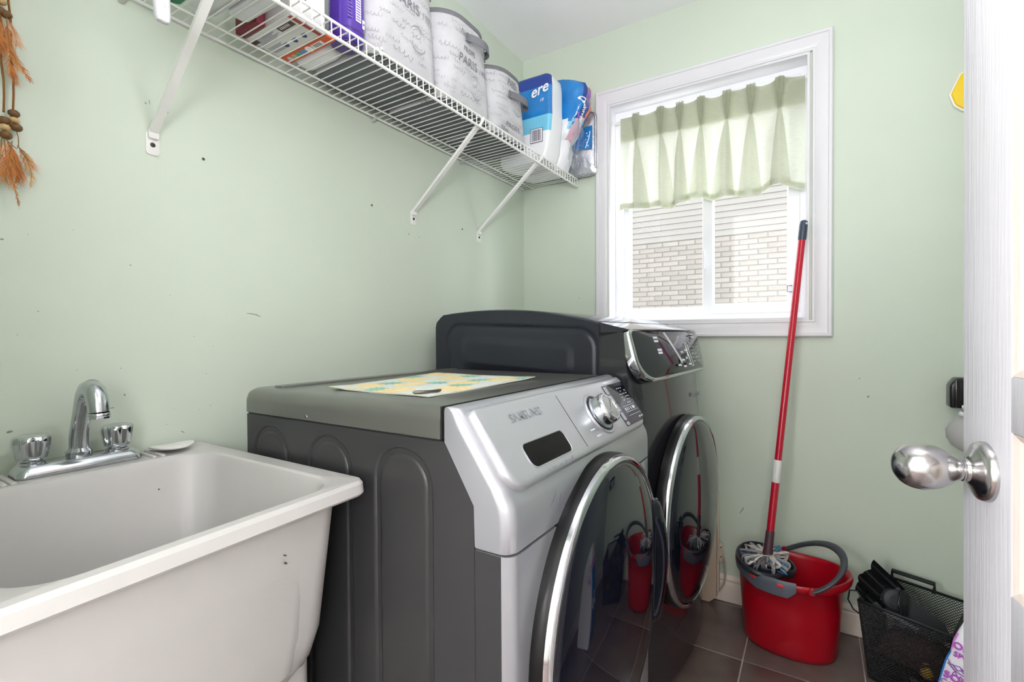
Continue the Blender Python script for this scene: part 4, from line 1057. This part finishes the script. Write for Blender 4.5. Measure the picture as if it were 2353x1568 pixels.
# ------------------------------------------------------------------ bucket with wringer
M_redpl = pm('red_bucket_plastic', (176, 8, 30), .3, var=.04, coat=.1); M_greypl = pm('slate_grey_plastic', (92, 98, 110), .42, var=.05); M_dkpl = pm('dark_grey_plastic', (52, 55, 62), .45, var=.08)
bk = thing('mop_bucket', 'oval red plastic mop bucket with a grey wringer on the tiled floor', 'bucket', (1.172, 1.925, 0))
BX, BY, ANG = 1.168, 1.926, math.radians(-3)
def ell(z, rx, ry, pw=2.3, dz=0, n=64, spout=0):
    L = []
    for i in range(n):
        t = 2*PI*i/n; c, s = math.cos(t), math.sin(t)
        x = rx*abs(c)**(2/pw)*(1 if c > 0 else -1); y = ry*abs(s)**(2/pw)*(1 if s > 0 else -1)
        if spout: x += spout*max(0, c)**12
        zz = z+dz*(abs(c)**2)
        L.append(Vector((BX+x*math.cos(ANG)-y*math.sin(ANG), BY+x*math.sin(ANG)+y*math.cos(ANG), zz)))
    return L
b = B()
loft(b, [ell(0, .132, .104), ell(.004, .139, .110), ell(.02, .142, .113), ell(.16, .153, .124), ell(.235, .158, .128, dz=.004), ell(.240, .166, .137, dz=.006, spout=.006), ell(.247, .170, .141, dz=.010, spout=.010), ell(.256, .171, .142, dz=.014, spout=.012), ell(.263, .168, .139, dz=.016, spout=.012), ell(.262, .163, .134, dz=.016, spout=.010), ell(.25, .158, .129, dz=.01, spout=.004), ell(.16, .149, .120), ell(.02, .137, .108), ell(.008, .125, .095)])
obj('bucket_body', b, M_redpl, bk, ang=60)
# wringer seated in the left half of the rim
WXc, WYc, WZ = 1.083, 1.916, .266
def wr(rx, ry, z, n=48, tilt=.10, dx=0): return [Vector((WXc+dx+rx*math.cos(t), WYc+ry*math.sin(t), z+tilt*0+.012*math.cos(t)*-1)) for t in [2*PI*i/n for i in range(n)]]
b = B(); loft(b, [wr(.074, .108, WZ-.012), wr(.082, .124, WZ-.004), wr(.084, .128, WZ+.006), wr(.082, .124, WZ+.013), wr(.075, .112, WZ+.013), wr(.070, .104, WZ+.006), wr(.060, .086, WZ-.06), wr(.045, .060, WZ-.115), wr(.010, .012, WZ-.118)], cap0=False)
wg = obj('wringer', b, M_dkpl, bk, ang=50)
b = B(); loft(b, [wr(.0715, .106, WZ+.010), wr(.074, .110, WZ+.022), wr(.070, .103, WZ+.023), wr(.066, .097, WZ+.006)], cap0=False, cap1=False); obj('inner_rim', b, pm('charcoal_plastic', (38, 42, 54), .35), wg, ang=50)
b = B(); loft(b, [wr(.040, .052, WZ-.016, dx=.062), wr(.046, .060, WZ+.006, dx=.062), wr(.043, .057, WZ+.014, dx=.062), wr(.037, .050, WZ+.012, dx=.062), wr(.033, .045, WZ-.02, dx=.062)], cap1=True); obj('side_cup', b, M_dkpl, wg, ang=50)
# apron of the wringer over the front rim
b = B(); rows = []
for i in range(19):
    f = i/18; th = math.radians(206+72*f)
    P = Vector((BX+.176*math.cos(th)*1.0, BY+.1495*math.sin(th), 0)); n_ = Vector((math.cos(th), math.sin(th), 0))
    dep = .008+.030*min(1, f*2.2)*min(1, (1-f)*7+.25); tp_ = .272
    rows.append([P-n_*.018+Vector((0, 0, tp_-.004)), P+Vector((0, 0, tp_+.002)), P+n_*.004+Vector((0, 0, tp_-.006)), P+n_*.001+Vector((0, 0, tp_-.012-dep)), P-n_*.003+Vector((0, 0, tp_-.012-dep)), P-n_*.002+Vector((0, 0, tp_-.008))])
loft(b, rows); ap = obj('apron', b, M_greypl, wg, ang=50)
for f in (.40, .80):
    th = math.radians(206+72*f); P = Vector((BX+.1775*math.cos(th), BY+.151*math.sin(th), .258)); tn = Vector((-math.sin(th), math.cos(th), 0)); nn = Vector((math.cos(th), math.sin(th), 0))
    b = B(); Mx = Matrix((tn, nn, Vector((0, 0, 1)))).transposed().to_4x4(); Mx.translation = P; box(b, -.010, .010, -.002, .0045, -.005, .005, .002, 2, M=Mx); obj('red_clip', b, pm('bright_red_clip', (226, 60, 60), .35), ap)
# swinging handle
b = B()
h0, h1 = Vector((BX+.068, BY-.142, .256)), Vector((BX-.020, BY+.144, .264))
pts = []
for i in range(33):
    th = PI*i/32; c = h0.lerp(h1, .5-.5*math.cos(th))
    pts.append(c+Vector((.122*math.sin(th)**.85, 0, .088*math.sin(th)**.95)))
tube(b, pts, [.0085+.002*math.sin(PI*i/32)**4 for i in range(33)], 10, flat=(1.25, .75)); hd = obj('handle', b, pm('charcoal_handle', (60, 64, 70), .4, var=.1), bk, ang=60)
for P in (h0, h1):
    b = B(); lathe(b, [(.0005, .006), (.009, .006), (.011, .002), (.011, -.006)], P, (0, -1 if P is h0 else 1, 0), 16); obj('pivot', b, M_redpl, hd)
# ------------------------------------------------------------------ mop
mop = thing('string_mop', 'mop with a long red handle leaning on the window frame, strands in the wringer', 'mop', (1.10, 1.875, .25))
m0, m1 = Vector((1.1030, 1.905, .302)), Vector((1.2068, 2.058, 1.487))
dm = (m1-m0).normalized(); ml = (m1-m0).length
M_redtube = pm('red_painted_tube', (196, 16, 48), .3, var=.04, coat=.3)
b = B(); tube(b, [m0+dm*.075, m0+dm*(ml*.21)], .0125, 18); tube(b, [m0+dm*ml*.272, m1-dm*.07], .0113, 18); hdl = obj('handle', b, M_redtube, mop)
b = B(); tube(b, [m0+dm*ml*.208, m0+dm*ml*.212, m0+dm*ml*.27, m0+dm*ml*.274], [.0128, .0138, .0134, .0118], 18); obj('grip_sleeve', b, pm('white_sleeve', (232, 230, 228), .4), hdl)
b = B(); tube(b, [m1-dm*.074, m1-dm*.070, m1-dm*.02, m1-dm*.004, m1], [.0118, .0135, .0135, .0115, .006], 18); ec = obj('end_cap', b, pm('slate_cap', (58, 70, 88), .4), hdl)
b = B(); P = m1-dm*.014+Vector((.009, -.009, 0)); lathe(b, [(.0001, .0006), (.004, .0006), (.0045, -.001)], P, (.7, -.7, 0), 12); obj('hang_hole', b, pm('pale_hole', (214, 218, 224), .5), ec)
b = B(); tube(b, [m0-dm*.012, m0+dm*.006, m0+dm*.022, m0+dm*.078, m0+dm*.08], [.0165, .0165, .0145, .0138, .0128], 16); obj('socket', b, pm('plum_socket', (78, 50, 60), .45, var=.1), mop)
M_str = [pm('grey_strand', (150, 146, 148), .95, var=.2, vscale=60, bump=.6, bscale=300), pm('pale_strand', (206, 198, 190), .95, var=.18, vscale=60, bump=.6, bscale=300), pm('blue_strand', (78, 122, 160), .95, var=.15, vscale=60, bump=.5, bscale=300), pm('dark_strand', (104, 98, 104), .95, var=.2, vscale=60, bump=.5, bscale=300)]
rd = random.Random(12)
hub = m0-dm*.018
for k in range(84):
    th = 2*PI*k*.382+rd.uniform(-.1, .1); Rr = rd.uniform(.030, .094)*(1.12 if math.cos(th) > .2 else 1); ry = 1.22
    lay = rd.random()
    e = Vector((WXc+.012+Rr*.86*math.cos(th), WYc-.008+Rr*ry*math.sin(th), WZ+.010+.020*lay))
    mid = hub.lerp(e, .5)+Vector((0, 0, .002+.012*lay)); back = rd.random() < .5; dn = (e.lerp(hub, .45)+Vector((0, 0, -.012)) if back else e+Vector((-.2*(e.x-WXc), -.2*(e.y-WYc), -.045))); tn = Vector((-math.sin(th), math.cos(th), 0))*rd.uniform(-.045, .045)
    ctrl = [hub, hub.lerp(mid, .6)+Vector((0, 0, .006)), mid+tn*.5, e+tn+Vector((0, 0, .006)), e*.6+dn*.4+tn, dn+tn*.4]
    pts = []
    for i in range(len(ctrl)-1):
        p0, p1, p2, p3 = ctrl[max(0, i-1)], ctrl[i], ctrl[i+1], ctrl[min(len(ctrl)-1, i+2)]
        for j in range(4):
            t = j/4; pts.append(.5*((2*p1)+(-p0+p2)*t+(2*p0-5*p1+4*p2-p3)*t*t+(-p0+3*p1-3*p2+p3)*t**3))
    pts.append(ctrl[-1])
    b = B(); tube(b, pts, rd.uniform(.0030, .0044), 7, flat=(1.5, .7))
    mi = 2 if k % 11 == 0 else rd.choice((0, 0, 1, 1, 3)); obj('strand', b, M_str[mi], mop, ang=70)
# ------------------------------------------------------------------ black mesh basket
M_mesh = pm('black_wire', (26, 27, 29), .4, .3, var=.1)
bs = thing('mesh_basket', 'black wire mesh basket on the floor beside the red bucket', 'basket', (1.50, 1.90, 0))
rimP = [Vector((1.358, 1.832, .245)), Vector((1.562, 1.745, .245)), Vector((1.645, 1.985, .245)), Vector((1.441, 2.072, .245))]
cen = sum(rimP, Vector())/4
botP = [Vector((cen.x+(q.x-cen.x)*.80, cen.y+(q.y-cen.y)*.80, .004)) for q in rimP]
b = B(); tube(b, [q for q in rimP], .0045, 8, closed=True); 
obj('rim', b, M_mesh, bs, ang=60)
b = B(); tube(b, [q+Vector((0, 0, .003)) for q in botP], .0035, 8, closed=True); obj('base_ring', b, M_mesh, bs, ang=60)
for i in range(4):
    b = B(); tube(b, [rimP[i], botP[i]+Vector((0, 0, .002))], .003, 6); obj('corner_wire', b, M_mesh, bs)
def meshwall(A, Bq, C, Dq, nu, nv, rad=.0011):
    b = B()
    def pos(u, v): return (A*(1-u)+Bq*u)*(1-v)+(Dq*(1-u)+C*u)*v
    t = bmesh.new(); vs = {}
    for i in range(nu+1):
        for k in range(nv+1):
            if (i+k) % 2 == 0: vs[i, k] = t.verts.new(pos(i/nu, k/nv))
    for i in range(nu+1):
        for k in range(nv+1):
            if (i, k) in vs:
                for di in (-1, 1):
                    if (i+di, k+1) in vs:
                        P, Q = vs[i, k].co, vs[i+di, k+1].co
                        d = (Q-P).normalized(); n1 = (Bq-A).cross(Dq-A).normalized(); s = d.cross(n1)
                        L0 = [b.verts.new(P+s*rad*c1+n1*rad*c2) for c1, c2 in ((1, 0), (-.5, .87), (-.5, -.87))]; L1 = [b.verts.new(Q+s*rad*c1+n1*rad*c2) for c1, c2 in ((1, 0), (-.5, .87), (-.5, -.87))]
                        for q in range(3): b.faces.new((L0[q], L0[(q+1) % 3], L1[(q+1) % 3], L1[q]))
    t.free(); return b
for i in range(4):
    A, C2 = botP[i], botP[(i+1) % 4]; T0, T1 = rimP[i], rimP[(i+1) % 4]
    obj('wire_mesh', meshwall(A, C2, T1, T0, int((T1-T0).length/.0044), 56), M_mesh, bs, smooth=False, kind='stuff', recalc=False)
b = B(); loft(b, [[q+Vector((0, 0, .001)) for q in botP], [q+Vector((0, 0, .003)) for q in botP]]); obj('base', b, M_mesh, bs, smooth=False)
b = B(); tube(b, [rimP[0]+Vector((.012, -.005, .004)), rimP[0]+Vector((-.004, .0, .028)), rimP[0]+Vector((-.022, .008, .022)), rimP[0]+Vector((-.026, .012, -.010)), rimP[0]+Vector((-.012, .008, -.036)), rimP[0]+Vector((.012, .004, -.048))], .0024, 8); obj('wire_handle', b, M_mesh, bs, ang=60)
b = B(); e0, e1 = rimP[3].lerp(rimP[2], .12), rimP[3].lerp(rimP[2], .62); tube(b, [e0+Vector((0, 0, -.004)), e0+Vector((0, -.004, .026)), e1+Vector((0, -.004, .026)), e1+Vector((0, 0, -.004))], .006, 8, flat=(1, 1.4)); obj('rear_handle', b, pm('black_strap', (24, 24, 26), .7), bs, ang=60)
# contents
M_bp = pm('glossy_black_plastic', (22, 22, 24), .22, var=.08); M_dg = pm('dark_grey_rubber', (48, 49, 52), .6, var=.1)
dp_ = thing('comb_dustpan', 'black ribbed dustpan sticking up out of the mesh basket', 'dustpan', (1.46, 1.92, .15))
dx = Vector((.74, -.04, -.67)).normalized()                # length, falling to the right
dy = Vector((.55, .42, .70)).normalized(); dy = (dy-dx*dy.dot(dx)).normalized(); dn = dx.cross(dy)
if dn.y > 0: dn = -dn
O_ = Vector((1.384, 1.905, .294))
def DP(u, v, n=0): return O_+dx*u+dy*v+dn*n
b = B(); rows = []                                           # scalloped scoop: four open troughs side by side
nv = 64; W4 = .112
for u in (0, .02, .045, .07, .088):
    sc = 1 if u < .06 else (.85 if u < .08 else .6); L = []
    tip = lambda f: (.006*math.sin(f*9+1)-.016*f) if u == 0 else 0
    prof_ = [(-W4/2+W4*q/nv, -.0145*sc*abs(math.sin(PI*4*q/nv))) for q in range(nv+1)]
    L = [DP(u+tip(q/nv), v, n) for q, (v, n) in enumerate(prof_)]+[DP(u+tip(q/nv), prof_[q][0], prof_[q][1]-.0028) for q in range(nv, -1, -1)]
    rows.append(L)
loft(b, rows); obj('ribbed_scoop', b, M_bp, dp_, ang=40)
DM = Matrix(((dx.x, dy.x, dn.x, O_.x), (dx.y, dy.y, dn.y, O_.y), (dx.z, dy.z, dn.z, O_.z), (0, 0, 0, 1)))
b = B(); prism(b, [(.062, -.050), (.105, -.040), (.225, .002), (.262, .040), (.215, .062), (.075, .052)], 'z', -.020, -.008, .003, 2, M=DM)
obj('pan', b, M_dg, dp_, ang=40)
b = B(); lathe(b, [(.0005, .014), (.016, .014), (.020, .011), (.029, .008), (.032, .003), (.032, -.010)], DP(.088, .006, 0), dn, 28); obj('hub', b, M_dg, dp_)
b = B(); prism(b, [(.075, .040), (.100, .046), (.135, -.006), (.125, -.016), (.095, .002)], 'z', .008, .018, .003, 2, M=DM); obj('release_lever', b, M_bp, dp_, ang=40)
b = B(); prism(b, [(.092, -.046), (.098, -.030), (.178, -.004), (.185, -.012)], 'z', -.008, .001, .0015, 2, M=DM); obj('lip_strip', b, pm('grey_lip', (120, 126, 140), .35), dp_, label='pale grey strip along the dustpan edge')
# dark cloth, shoe and yellow ball lower down in the basket
b = B(); lo = []
for k in range(9):
    f = k/8; s = math.sin(PI*(.08+.90*f)*.55)
    q4 = [Vector((cen.x+(q.x-cen.x)*.70*math.cos(PI/2*f*.9)**.5, cen.y+(q.y-cen.y)*.70*math.cos(PI/2*f*.9)**.5, .085+.040*f)) for q in rimP]
    L = []
    for i in range(4):
        for j in range(8): L.append(q4[i].lerp(q4[(i+1) % 4], j/8)+noise.noise_vector(Vector((i*3+j, k, 2))*.7)*.012)
    lo.append(L)
loft(b, lo); obj('folded_cloth', b, pm('dark_maroon_cloth', (58, 30, 34), .95, var=.3, vscale=40, bump=.6, bscale=200), label='dark maroon cloth folded in the bottom half of the mesh basket', cat='cloth', ang=70)
sx = (rimP[1]-rimP[0]).normalized(); sy = Vector((-sx.y, sx.x, 0)); so_ = botP[0].lerp(botP[1], .12)+sy*.050+Vector((0, 0, .006))
b = B(); lo = []
for u, w_, h_, z_ in ((0, .010, .012, .0), (.012, .026, .040, 0), (.045, .031, .058, 0), (.080, .030, .052, 0), (.115, .033, .040, 0), (.138, .026, .028, 0), (.150, .008, .012, 0)):
    lo.append([so_+sx*u+sy*(w_*math.cos(t))+Vector((0, 0, h_*.5+h_*.5*math.sin(t)*.98)) for t in [2*PI*i/20 for i in range(20)]])
loft(b, lo); obj('black_shoe', b, pm('black_shoe_leather', (18, 18, 20), .25, var=.1), label='glossy black shoe at the bottom of the mesh basket', cat='shoe', ang=70)
b = B(); c = botP[1].lerp(botP[0], .25)+sy*.030+Vector((0, 0, .083)); lathe(b, [(max(.0004, .021*math.sin(PI*i/14)), -.021*math.cos(PI*i/14)) for i in range(15)], c, (0, 0, 1), 24); obj('yellow_ball', b, pm('yellow_rubber', (214, 170, 40), .5, var=.1), label='small yellow ball behind the wire mesh of the black basket', cat='ball')
# ------------------------------------------------------------------ white sponge towel pack beside the door
M_pk = [pm('pack_white_film', (240, 240, 244), .25, var=.02, bump=.15, bscale=40, coat=.2), pm('pack_pink', (226, 140, 226), .3, var=.08), pm('pack_blue', (30, 140, 222), .25, var=.08), pm('pack_purple_ink', (178, 84, 190), .4), pm('pack_violet_ink', (140, 80, 170), .4)]
pk = thing('towel_pack', 'white wrapped paper towel pack with purple lettering standing behind the door', 'towel pack', (1.56, 1.50, 0))
b = B(); lo = []
PKA = math.radians(21)
pc = Vector((1.475, 1.425, 0)); pu = Vector((math.cos(PKA), -math.sin(PKA), 0)); pv = Vector((math.sin(PKA), math.cos(PKA), 0))
def PK(u, v, z): return pc+pu*u+pv*v+Vector((0, 0, z))
PKZ = [(0, -.012, .165), (.012, -.018, .17), (.10, -.022, .172), (.22, -.014, .170), (.285, .0, .168), (.34, .012, .165), (.39, .026, .160), (.425, .038, .14), (.45, .046, .12), (.475, .050, .10), (.485, .052, .095)]
for z, u0, u1 in PKZ:
    sv = 1 if z < .40 else 1-.5*(z-.40)/.085
    lo.append([PK(q[0], .06+(q[1]-.06)*sv, z) for q in rrect(u0, u1, 0, .12, .020, 7)])
loft(b, lo)
bmesh.ops.subdivide_edges(b, edges=b.edges[:], cuts=1, use_grid_fill=True)
b.normal_update()
for f in b.faces:
    c = f.calc_center_median(); n = f.normal
    if n.dot(pu) < -.72 and c.z < .425: f.material_index = 2 if c.z < .372 else (1 if c.z < .412 else 0)
    else: f.material_index = 0
for v in b.verts: v.co += noise.noise_vector(v.co*26)*.0025
obj('wrapper', b, M_pk, pk, ang=60)
b = B()
def tx(st, size, u, z, mi, bold=.0010): add_text(b, st, size, PK(u, -.0045, z), pu-Vector((0, 0, .16)), (.12, 0, 1), mi=mi, bold=bold, depth=.002)
tx('OR', .021, .043, .386, 0, .0006); tx('SPO', .016, .044, .366, 0, .0003); tx('SOR', .022, .034, .312, 0, .0006); tx('CO', .016, .020, .296, 1, 0)
def ln(pts, rr=.0010): tube(b, [PK(u+.006, -.0042, z+.013) for u, z in pts], rr, 6, mi=1)
ln([(.014, .338), (.020, .328), (.034, .330), (.048, .318), (.066, .322), (.064, .292), (.052, .308), (.040, .312), (.026, .318), (.014, .330)])
ln([(.022, .330), (.030, .320), (.040, .324)]); ln([(.036, .328), (.042, .316), (.052, .312)])
for cx_, cz_ in ((.026, .309), (.036, .302)): ln([(cx_, cz_+.007), (cx_-.0036, cz_), (cx_-.0015, cz_-.0036), (cx_+.0015, cz_-.0036), (cx_+.0036, cz_), (cx_, cz_+.007)], .0007)
obj('lettering', b, [M_pk[3], M_pk[4]], pk, smooth=False, kind='stuff')
b = B(); add_text(b, 'Sp', .10, PK(-.0192, .058, .20), -pv, pu*.085+Vector((0, 0, 1)), mi=0, shear=.3, depth=.002)
obj('side_lettering', b, pm('white_ink', (0, 0, 0)), pk, smooth=False)
# ------------------------------------------------------------------ things hung on the back wall behind the door
yl = thing('yellow_pad', 'yellow diamond shaped pad with white edge hanging on the wall behind the door', 'pad', (1.68, D-.01, 1.85))
pd = [(1.606, 1.846), (1.632, 1.908), (1.700, 1.940), (1.760, 1.850), (1.700, 1.770), (1.640, 1.786), (1.618, 1.806)]
b = B(); prism(b, pd, 'y', D-.012, D-.001, .003, 2); obj('white_edge', b, pm('white_edging', (240, 236, 224), .5), yl)
cx_, cz_ = 1.685, 1.848
b = B(); prism(b, [(cx_+(x-cx_)*.93, cz_+(z-cz_)*.93) for x, z in pd], 'y', D-.018, D-.008, .004, 3); obj('pad_face', b, pm('yellow_pad_face', (244, 206, 10), .45), yl)
dk = thing('charging_dock', 'black ribbed wall dock partly hidden behind the open door', 'dock', (1.66, D-.03, .88))
b = B(); prism(b, [(1.606, .836), (1.606, .908), (1.622, .932), (1.720, .932), (1.720, .836)], 'y', D-.060, D-.001, .006, 3); obj('dock_body', b, M_bp, dk)
for x, c in ((1.617, M_bp), (1.637, M_dg), (1.655, M_bp)):
    b = B(); box(b, x, x+.010, D-.068, D-.055, .840, .926, .003, 2); obj('rib', b, c, dk)
vc = thing('handheld_vacuum', 'grey and white handheld vacuum hanging below the black wall dock', 'vacuum', (1.66, D-.08, .76))
b = B(); lo = []
for z, x0, w_ in ((.835, 1.640, .02), (.815, 1.622, .045), (.790, 1.602, .07), (.770, 1.592, .085), (.745, 1.594, .088), (.722, 1.606, .078), (.706, 1.628, .05), (.700, 1.645, .02)):
    lo.append([(x0+w_/2*1.6+w_/2*1.6*math.cos(t), D-.075+.040*math.sin(t), z) for t in [2*PI*i/28 for i in range(28)]])
loft(b, lo); obj('shell', b, pm('pale_grey_shell', (180, 180, 178), .35), vc, ang=70)
b = B(); lathe(b, [(.0004, .030), (.024, .024), (.034, .008), (.036, -.01)], (1.668, D-.105, .785), (-.3, -1, 0), 28); obj('dark_window', b, pm('smoked_plum', (50, 34, 44), .15), vc)
b = B(); lathe(b, [(.0004, .026), (.022, .022), (.03, .006), (.03, -.01)], (1.664, D-.102, .735), (-.3, -1, 0), 28); obj('grey_cover', b, M_dg, vc)
b = B(); tube(b, [(1.620, D-.10, .826), (1.640, D-.10, .820), (1.665, D-.10, .812)], .007, 10); lathe(b, [(.0004, .008), (.007, .005), (.008, 0), (.007, -.005), (.0004, -.008)], (1.634, D-.10, .846), (0, 0, 1), 14); obj('trigger', b, pm('white_trigger', (232, 236, 242), .3), vc)
# ------------------------------------------------------------------ open door
M_door = pm('white_woodgrain_door', (206, 205, 209), .42, var=.03, vscale=1.0, stretch=(60, 60, 2.5), bump=.35, bscale=3.5)
M_dpan = pm('cream_door_panel', (206, 194, 185), .45, var=.03, vscale=1, stretch=(60, 60, 2.5), bump=.3, bscale=3.5)
E0 = Vector((1.3945, .800, 0)); dd = Vector((.0145, -.115, 0)).normalized(); dnn = Vector((-dd.y, dd.x, 0)); dnn = dnn if dnn.x < 0 else -dnn
do = thing('door_1', 'white panelled door standing open at the right', None, E0, kind='structure')
def DO(u, z, n=0):     # u from the latch edge, n towards the room on the knob side; the leaf leans a touch
    return E0+dd*u+dnn*n+Vector((-.0055*(z-1.0), 0, z))
DMx = Matrix(((dd.x, dnn.x, -.0055, E0.x+.0055), (dd.y, dnn.y, 0, E0.y), (0, 0, 1, 0), (0, 0, 0, 1)))
WD = .74; TH = -.035
def slab(name, u0, u1, z0, z1, n0=TH, n1=0, bev=.002, mt=M_door):
    b = B(); t = bmesh.new(); box(t, u0, u1, n0, n1, z0, z1, bev, 2); join(b, t, DMx, 0); return obj(name, b, mt, do)
slab('stile', 0, .1155, .012, 2.035); slab('stile', WD-.1155, WD, .012, 2.035); slab('mullion', WD/2-.05, WD/2+.05, .20, 1.93, TH+.001, -.0005)
RZ = [(.012, .22), (.722, .776), (.973, 1.034), (1.62, 1.72), (1.93, 2.035)]
RZ = [(.012, .22), (.700, .808), (.975, 1.033), (1.93, 2.035)]
for z0, z1 in RZ: slab('rail', .113, WD-.113, z0, z1)
for (z0, z1) in ((.22, .700), (.808, .975), (1.033, 1.93)):
    for u0, u1 in ((.1155, WD/2-.05), (WD/2+.05, WD-.1155)):
        b = B(); rows = []
        for d_, n in ((0, -.001), (.006, -.004), (.012, -.010), (.016, -.0105), (.030, -.0105), (.036, -.008), (.050, -.004), (.056, -.004)):
            rows.append([DO(u, z, n) for u, z in ((u0+d_, z0+d_), (u1-d_, z0+d_), (u1-d_, z1-d_), (u0+d_, z1-d_))])
        rows = [[DO(u, z, TH+.006) for u, z in ((u0, z0), (u1, z0), (u1, z1), (u0, z1))]]+rows
        loft(b, rows); obj('door_panel', b, M_dpan, do, smooth=False)
kc = DO(.060, .9215, 0)
b = B(); lathe(b, [(.0335, -.001), (.0335, .003), (.0315, .0075), (.026, .0105), (.0175, .0135), (.0145, .016)], kc, dnn, 56); ro = obj('rosette', b, pm('satin_nickel', (188, 186, 186), .2, 1., var=.01), do, ang=50)
b = B(); lathe(b, [(.0135, .014), (.0125, .019), (.0130, .0195), (.0130, .0215), (.0120, .022)]+smooth_prof([(.0120, .0225), (.0135, .027), (.0185, .0335), (.0236, .042), (.0264, .052), (.0266, .061), (.0245, .070), (.0195, .0778), (.0120, .0832), (.0060, .0850), (.0004, .0855)], 6), kc, dnn, 64); obj('knob', b, pm('satin_nickel', (0, 0, 0)), ro, ang=50)
for z in (.25, 1.02, 1.80):
    b = B(); P = DO(WD+.004, z, TH*.0+.002); cyl(b, P-Vector((0, 0, .045)), P+Vector((0, 0, .045)), .006, seg=12); obj('hinge', b, pm('satin_nickel', (0, 0, 0)), do)
# ------------------------------------------------------------------ feathered dream catcher tail on the wall
M_fe = [pm('rust_feather', (196, 122, 60), .8, var=.25, vscale=60), pm('tan_feather', (214, 172, 118), .8, var=.2, vscale=60), pm('peach_feather', (226, 176, 140), .8, var=.15, vscale=60), pm('quill', (150, 104, 56), .6)]
M_lea = pm('tan_leather_cord', (150, 98, 50), .8, var=.15, vscale=80); M_bead = pm('brown_wood_bead', (116, 80, 44), .5, var=.25, vscale=120); M_bead2 = pm('pale_wood_bead', (206, 172, 120), .5, var=.15, vscale=120)
dc_ = thing('dream_catcher', 'dream catcher tail of orange feathers and wooden beads on the left wall', 'wall hanging', (.02, .245, 1.70))
XW = .020
def bead(y, z, rr, mt, x=XW):
    b = B(); lathe(b, [(.0022, -rr*.72), (rr*.6, -rr*.66), (rr*.92, -rr*.34), (rr, 0), (rr*.92, rr*.34), (rr*.6, rr*.66), (.0022, rr*.72)], (x, y, z), (0, .08, 1), 18); obj('bead', b, mt, dc_)
def feather(base, tip, width, mt, seed, curl=.0):
    rd = random.Random(seed); base, tip = Vector(base), Vector(tip); L = (tip-base).length; d = (tip-base).normalized()
    s = Vector((0, -d.z, d.y)); b = B()
    def ax(f): return base.lerp(tip, f)+s*(curl*math.sin(PI*f*.8))+Vector((.004*math.sin(PI*f), 0, 0))
    tube(b, [ax(i/12) for i in range(13)], [.0009*(1-.8*i/12) for i in range(13)], 5, mi=1)
    for sg in (-1, 1):
        for i in range(46):
            f = .10+.84*i/46; wl_ = width*math.sin(PI*min(1, (f*.95+.05)))**.7*rd.uniform(.55, 1.1)
            if rd.random() < .22: continue
            P = ax(f); Q = P+s*sg*wl_+d*(wl_*rd.uniform(1.6, 3.4))+Vector((rd.uniform(-.004, .004), 0, 0)); Mi = P.lerp(Q, .5)+d*wl_*.12
            t_ = d*(.0008+.0006*rd.random())
            vs = [b.verts.new(v) for v in (P-t_, P+t_, Mi+t_*.9, Q, Mi-t_*.9)]
            b.faces.new(vs)
    obj('feather', b, [mt, M_fe[3]], dc_, smooth=False, recalc=False)
for (y0, z0, y1, z1) in ((.2475, 1.76, .2545, 1.478), (.2620, 1.76, .2665, 1.486)):
    b = B(); tube(b, [(XW, y0+(y1-y0)*i/10+.0012*math.sin(i*1.7), z0+(z1-z0)*i/10) for i in range(11)], .0030, 8, flat=(1, .55)); obj('cord', b, M_lea, dc_, ang=60)
for y, z, rr, mt in ((.2535, 1.463, .0088, M_bead), (.2545, 1.451, .0078, M_bead2), (.2555, 1.4375, .0090, M_bead), (.2663, 1.4800, .0084, M_bead), (.2668, 1.468, .0074, M_bead2), (.2690, 1.4560, .0088, M_bead), (.2540, 1.685, .0085, M_bead), (.2530, 1.672, .0078, M_bead2), (.2510, 1.655, .0088, M_bead), (.2590, 1.652, .0085, M_bead)): bead(y, z, rr, mt)
b = B(); tube(b, [(XW, .2690, 1.450), (XW+.004, .2705, 1.438), (XW, .2715, 1.424), (XW, .2690, 1.418), (XW, .262, 1.424), (XW, .2555, 1.430)], .0008, 5); obj('cord', b, M_lea, dc_)
F_ = [((.252, 1.648), (.258, 1.585), .012, 2, 0), ((.258, 1.648), (.2700, 1.600), .010, 2, .003), ((.258, 1.640), (.262, 1.540), .013, 0, 0), ((.262, 1.600), (.2960, 1.5455), .006, 0, -.006), ((.263, 1.600), (.272, 1.556), .006, 1, 0), ((.249, 1.640), (.247, 1.58), .012, 0, 0), ((.262, 1.58), (.268, 1.53), .008, 0, 0),
      ((.255, 1.432), (.262, 1.372), .014, 0, .004), ((.262, 1.428), (.2500, 1.350), .014, 0, 0), ((.270, 1.424), (.284, 1.388), .013, 2, .003), ((.272, 1.420), (.2880, 1.398), .004, 1, 0), ((.272, 1.418), (.2770, 1.348), .0055, 1, .010), ((.250, 1.43), (.245, 1.37), .013, 1, 0), ((.253, 1.428), (.2540, 1.365), .012, 2, 0), ((.249, 1.40), (.2672, 1.3085), .0035, 0, .003), ((.264, 1.41), (.272, 1.355), .010, 0, 0), ((.262, 1.42), (.267, 1.375), .013, 0, 0)]
for i, (p0, p1, wd, mi, cl) in enumerate(F_): feather((XW+.003*(i % 3), p0[0], p0[1]), (XW+.004*(i % 3), p1[0], p1[1]), wd, M_fe[mi], i+20, cl)
